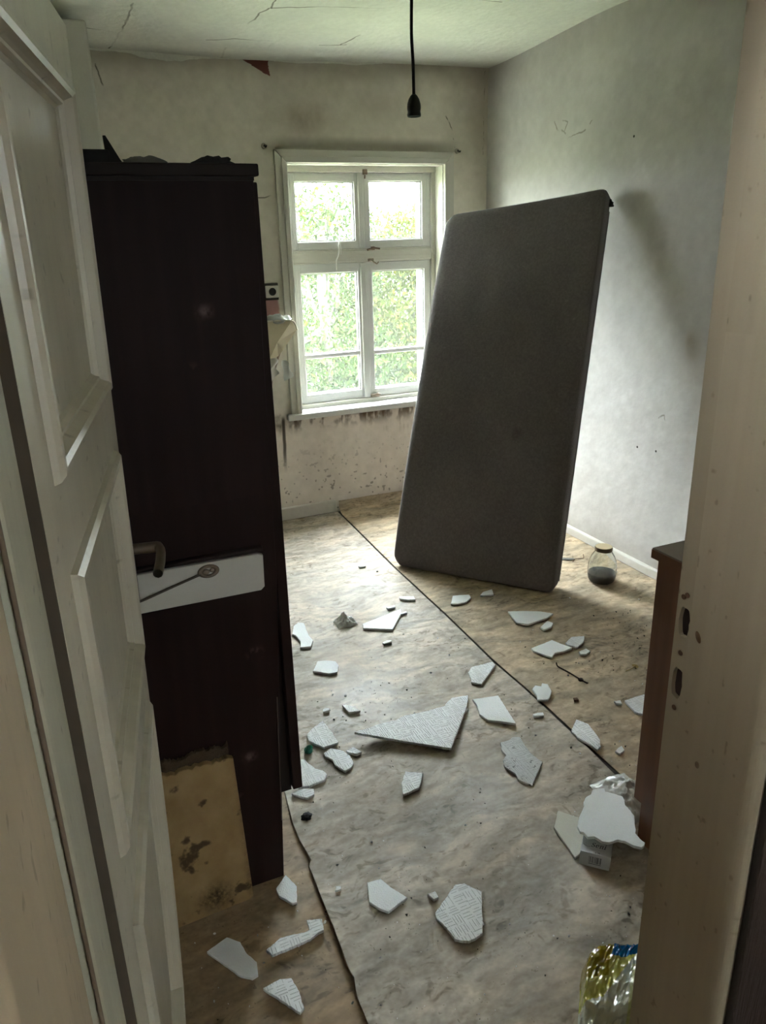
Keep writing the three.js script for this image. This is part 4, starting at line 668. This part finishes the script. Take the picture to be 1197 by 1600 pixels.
// ------------------------------------------------------------------ plastic packaging by the sideboard's foot and the bright bag in front
{
  const film = phy({ color: lin(0.80, 0.80, 0.76), roughness: 0.22, transmission: 0.5, thickness: 0, side: THREE.DoubleSide });
  const g = grid(40, 46, (u, v) => { const x = mix(-0.055, 0.07, u), d = mix(-0.075, 0.10, v), e = Math.pow(Math.sin(Math.PI * u) * Math.sin(Math.PI * v), 0.6), r = (k) => Math.pow(1 - Math.abs(k - 0.5) * 2, 5); return P(x + 0.012 * (fbm(v * 6, 2, 2, 8) - 0.5), 0.004 + e * (0.012 + 0.03 * fbm(u * 3, v * 4, 2, 1010) + 0.014 * r(fbm(u * 5 + v * 2, v * 5, 2, 1012)) + 0.006 * r(fbm(u * 13, v * 12, 2, 1014))), d); });
  const f = obj('plastic_wrapper', g, film); f.position.copy(P(1.292, 0, 1.325)); tag(f, 'crumpled clear plastic wrapper at the foot of the sideboard', 'wrapper');
}
{
  const prints = tex(256, 512, (u, v) => {
    const n = fbm(u * 4, v * 6, 4, 1100) - 0.5, uu = u + n * 0.10, vv = v + n * 0.08;
    let c = [0.86, 0.86, 0.80];
    if (vv > 0.72 && uu < 0.36) c = [0.66, 0.58, 0.10];
    else if (vv > 0.56 && uu < 0.30 + (vv - 0.56) * 1.4) c = [0.84, 0.82, 0.42];
    if (vv > 0.87 && uu > 0.38 && uu < 0.80) c = [0.04, 0.40, 0.62];
    if (vv > 0.42 && vv < 0.80 && uu > 0.70) c = [0.85, 0.85, 0.62];
    if (vv < 0.40 && uu > 0.40) c = [0.74, 0.70, 0.10];
    if (vv < 0.40 && vv > 0.24 && uu > 0.20 && uu < 0.44) c = [0.05, 0.32, 0.12];
    return c;
  });
  const bag = grid(70, 110, (u, v) => {
    const d = mix(0.74, 0.985, v), dd = d - 0.05 * u - 0.010 * Math.pow(2 * u - 1, 2) * smooth(0.85, 1, v) + 0.008 * (fbm(u * 7, 3, 3, 9) - 0.5) * v;
    const x = dd * mix(0.888, 1.10, u) + 0.006 * (fbm(u * 4, v * 9, 3, 7) - 0.5) + 0.012 * (1 - u) * smooth(0.86, 1, v);
    const e = smooth(0, 0.08, Math.min(u, 1 - u)) * smooth(0, 0.05, 1 - v);
    const ridge = (k) => Math.pow(1 - Math.abs(k - 0.5) * 2, 6);
    const soft = fbm(u * 2.4 + 1, v * 3.2, 3, 1120), cr = ridge(fbm(u * 4 + v * 3, v * 5, 2, 1125)), cr2 = ridge(fbm(u * 9 - v * 5, v * 11 + u * 6, 2, 1135)), fine = ridge(fbm(u * 22, v * 26, 2, 1145));
    const lip = 0.016 * smooth(-0.015, 0.015, v - 0.60 + 0.13 * Math.sin(Math.PI * u * 1.1));
    return P(x, 0.0045 + e * (0.006 + 0.030 * soft + 0.007 * cr + 0.004 * cr2 + 0.0025 * fine + lip), dd);
  });
  const b = obj('plastic_bag', bag, phy({ map: prints, roughness: 0.13, transmission: 0.5, thickness: 0, side: THREE.DoubleSide, clearcoat: 0.8, clearcoatRoughness: 0.1 }));
  tag(b, 'crumpled shiny plastic bag with yellow, blue and green print', 'bag');
}
// ------------------------------------------------------------------ grit nobody could count
{
  const rnd = mulberry(2024);
  const scatter = (name, n, geo, m, label, place) => { const im = new THREE.InstancedMesh(geo, m, n), q = new THREE.Object3D(); for (let k = 0; k < n; k++) { const [x, d, s] = place(); q.position.copy(P(x, 0.0035 + wave(x, d), d)); q.rotation.set(rnd() * 6, rnd() * 6, rnd() * 6); q.scale.set(s * (0.6 + rnd()), s * (0.4 + rnd() * 0.4), s * (0.6 + rnd())); q.updateMatrix(); im.setMatrixAt(k, q.matrix); } im.name = name; im.castShadow = im.receiveShadow = true; scene.add(im); return tag(im, label, 'debris', null, 'stuff'); };
  const chip = new THREE.TetrahedronGeometry(1, 0), bit = new THREE.IcosahedronGeometry(1, 0);
  const free = (x, d) => !(x > 1.19 && d < 1.26) && !(x < 0.43 && d > 1.45);
  const anywhere = () => { for (;;) { const d = 0.95 + rnd() * rnd() * 2.6, x = 0.1 + rnd() * 2.15; if (free(x, d)) return [x, d]; } };
  const spots = [[0.95, 2.16], [0.80, 2.02], [1.68, 1.95], [1.95, 2.2], [1.25, 1.82], [0.9, 1.5], [0.5, 1.75], [1.42, 1.5], [0.66, 1.24], [2.0, 2.05], [2.1, 2.1]];
  scatter('dirt_crumbs', 520, chip, std({ color: lin(0.03, 0.025, 0.02), roughness: 0.95 }), 'small dark dirt crumbs strewn over the linoleum', () => { let p; if (rnd() < 0.55) { const c = spots[Math.floor(rnd() * spots.length)]; do { p = [c[0] + (rnd() + rnd() - 1) * 0.22, c[1] + (rnd() + rnd() - 1) * 0.16]; } while (!free(...p)); } else p = anywhere(); return [...p, 0.0013 + 0.0030 * Math.pow(rnd(), 3)]; });
  scatter('foam_crumbs', 260, bit, M.foamFlat, 'small white foam crumbs strewn over the linoleum', () => [...anywhere(), 0.0011 + 0.0026 * Math.pow(rnd(), 3)]);
}

// ------------------------------------------------------------------ garden outside the window
{
  const g = structGroup('ground_outside');
  struct('lawn', bx(-30, 40, -1.6, -0.9, BD + 0.34, 60), std({ color: lin(0.20, 0.215, 0.13), roughness: 0.95 }), g);
  const leafGeo = (() => { const q = new THREE.PlaneGeometry(1, 0.5, 2, 2); warp(q, (v) => { const t = v.x + 0.5; v.y *= Math.sin(Math.PI * clamp(0.08 + t * 0.9)) * 1.0; v.z = 0.16 * Math.abs(v.y) + 0.12 * t * t; }); q.computeVertexNormals(); return q; })();
  const bark = std({ color: lin(0.06, 0.05, 0.04), roughness: 0.95 });
  const makeTree = (name, label, x, d, lobes, n, tint, rs, size) => {
    const rnd = mulberry(rs), t = thing(name, label, 'tree', P(x, -0.9, d), 'trees in the garden');
    const limbs = [tube([P(0, 0, 0), P(0.05, 0.9, 0.05), P(-0.03, 1.8, 0), P(0.02, 2.6, 0)], 0.06, 20, 8)];
    for (const [lx, ly, ld] of lobes) limbs.push(tube([P(0, 1.0 + rnd() * 0.6, 0), P(lx * 0.5, (ly + 0.9) * 0.55 + 0.3, ld * 0.5), P(lx, ly + 0.9, ld)], 0.022, 12, 6));
    obj('trunk', limbs, bark, t);
    const m = phy({ color: 0xffffff, roughness: 0.8, transmission: 0.3, thickness: 0, specularIntensity: 0.06, side: THREE.DoubleSide });
    const im = new THREE.InstancedMesh(leafGeo, m, n), q = new THREE.Object3D(), c = new THREE.Color();
    const vol = lobes.map((l) => l[3] * l[4] * l[3]), tot = vol.reduce((a, b) => a + b);
    for (let k = 0; k < n; k++) {
      let r = rnd() * tot, i = 0; while (r > vol[i]) r -= vol[i++];
      const [lx, ly, ld, sx, sy] = lobes[i]; let a, b, e; do { a = rnd() * 2 - 1; b = rnd() * 2 - 1; e = rnd() * 2 - 1; } while (a * a + b * b + e * e > 1 || a * a + b * b + e * e < 0.12 * rnd());
      q.position.set(lx + a * sx, ly + 0.9 + b * sy, -(ld + e * sx)); q.rotation.set(rnd() * 6.3, rnd() * 6.3, rnd() * 6.3); const s = size * (0.7 + rnd() * 0.7); q.scale.set(s, s, s); q.updateMatrix(); im.setMatrixAt(k, q.matrix);
      const y = rnd(), l = 0.65 + rnd() * 0.8; c.setRGB(tint[0] * l * (y > 0.86 ? 2.2 : 1), tint[1] * l * (y > 0.86 ? 1.35 : 1), tint[2] * l); im.setColorAt(k, c);
    }
    im.name = 'foliage'; im.userData.kind = 'stuff'; t.add(im);
  };
  makeTree('leafy_tree', 'leafy green tree filling the left window panes', 3.35, 9.4, [[0, 0.0, 0, 0.9, 0.75], [-0.75, -0.3, 0.2, 0.8, 0.8], [0.75, -0.2, 0, 0.8, 0.7], [0.15, -0.9, 0, 1.3, 0.6], [0.3, 1.05, 0.2, 0.6, 0.5], [-0.25, 1.5, 0.2, 0.55, 0.5], [0.15, 1.9, 0.1, 0.5, 0.35], [0.25, 1.45, 0.1, 0.55, 0.5], [-1.9, 0.2, -0.8, 1.0, 1.2], [-3.2, 0.2, -1.6, 1.1, 1.3], [-4.6, 0.1, -2.4, 1.2, 1.2]], 62000, [0.021, 0.036, 0.008], 11, 0.06);  // last three lobes added out of view to keep light off the right wall
  makeTree('leafy_tree', 'yellow-green tree filling the right window panes', 4.75, 9.6, [[0, 0.3, 0, 0.9, 0.8], [-0.7, 0.2, 0.1, 0.7, 0.8], [0.7, 0.4, 0, 0.8, 0.9], [0.0, -0.7, 0, 1.4, 0.7], [0.2, 1.35, 0, 0.7, 0.6], [-0.35, 1.35, 0, 0.65, 0.52], [0.9, 1.6, 0, 0.6, 0.5]], 38000, [0.028, 0.038, 0.006], 12, 0.06);
  makeTree('leafy_tree', 'pale tree farther back behind the other garden trees', 4.2, 14, [[0, 0.4, 0, 2.2, 1.0], [-1.6, -0.2, 0, 1.5, 1.2], [1.6, 0.0, 0, 1.6, 1.2], [0, -1.0, 0, 2.6, 0.7]], 14000, [0.016, 0.026, 0.009], 13, 0.10);
}
scene.updateMatrixWorld(true);
scene.traverse((o) => { if (o.isMesh) { o.castShadow = true; o.receiveShadow = true; } });
renderer.render(scene, camera);
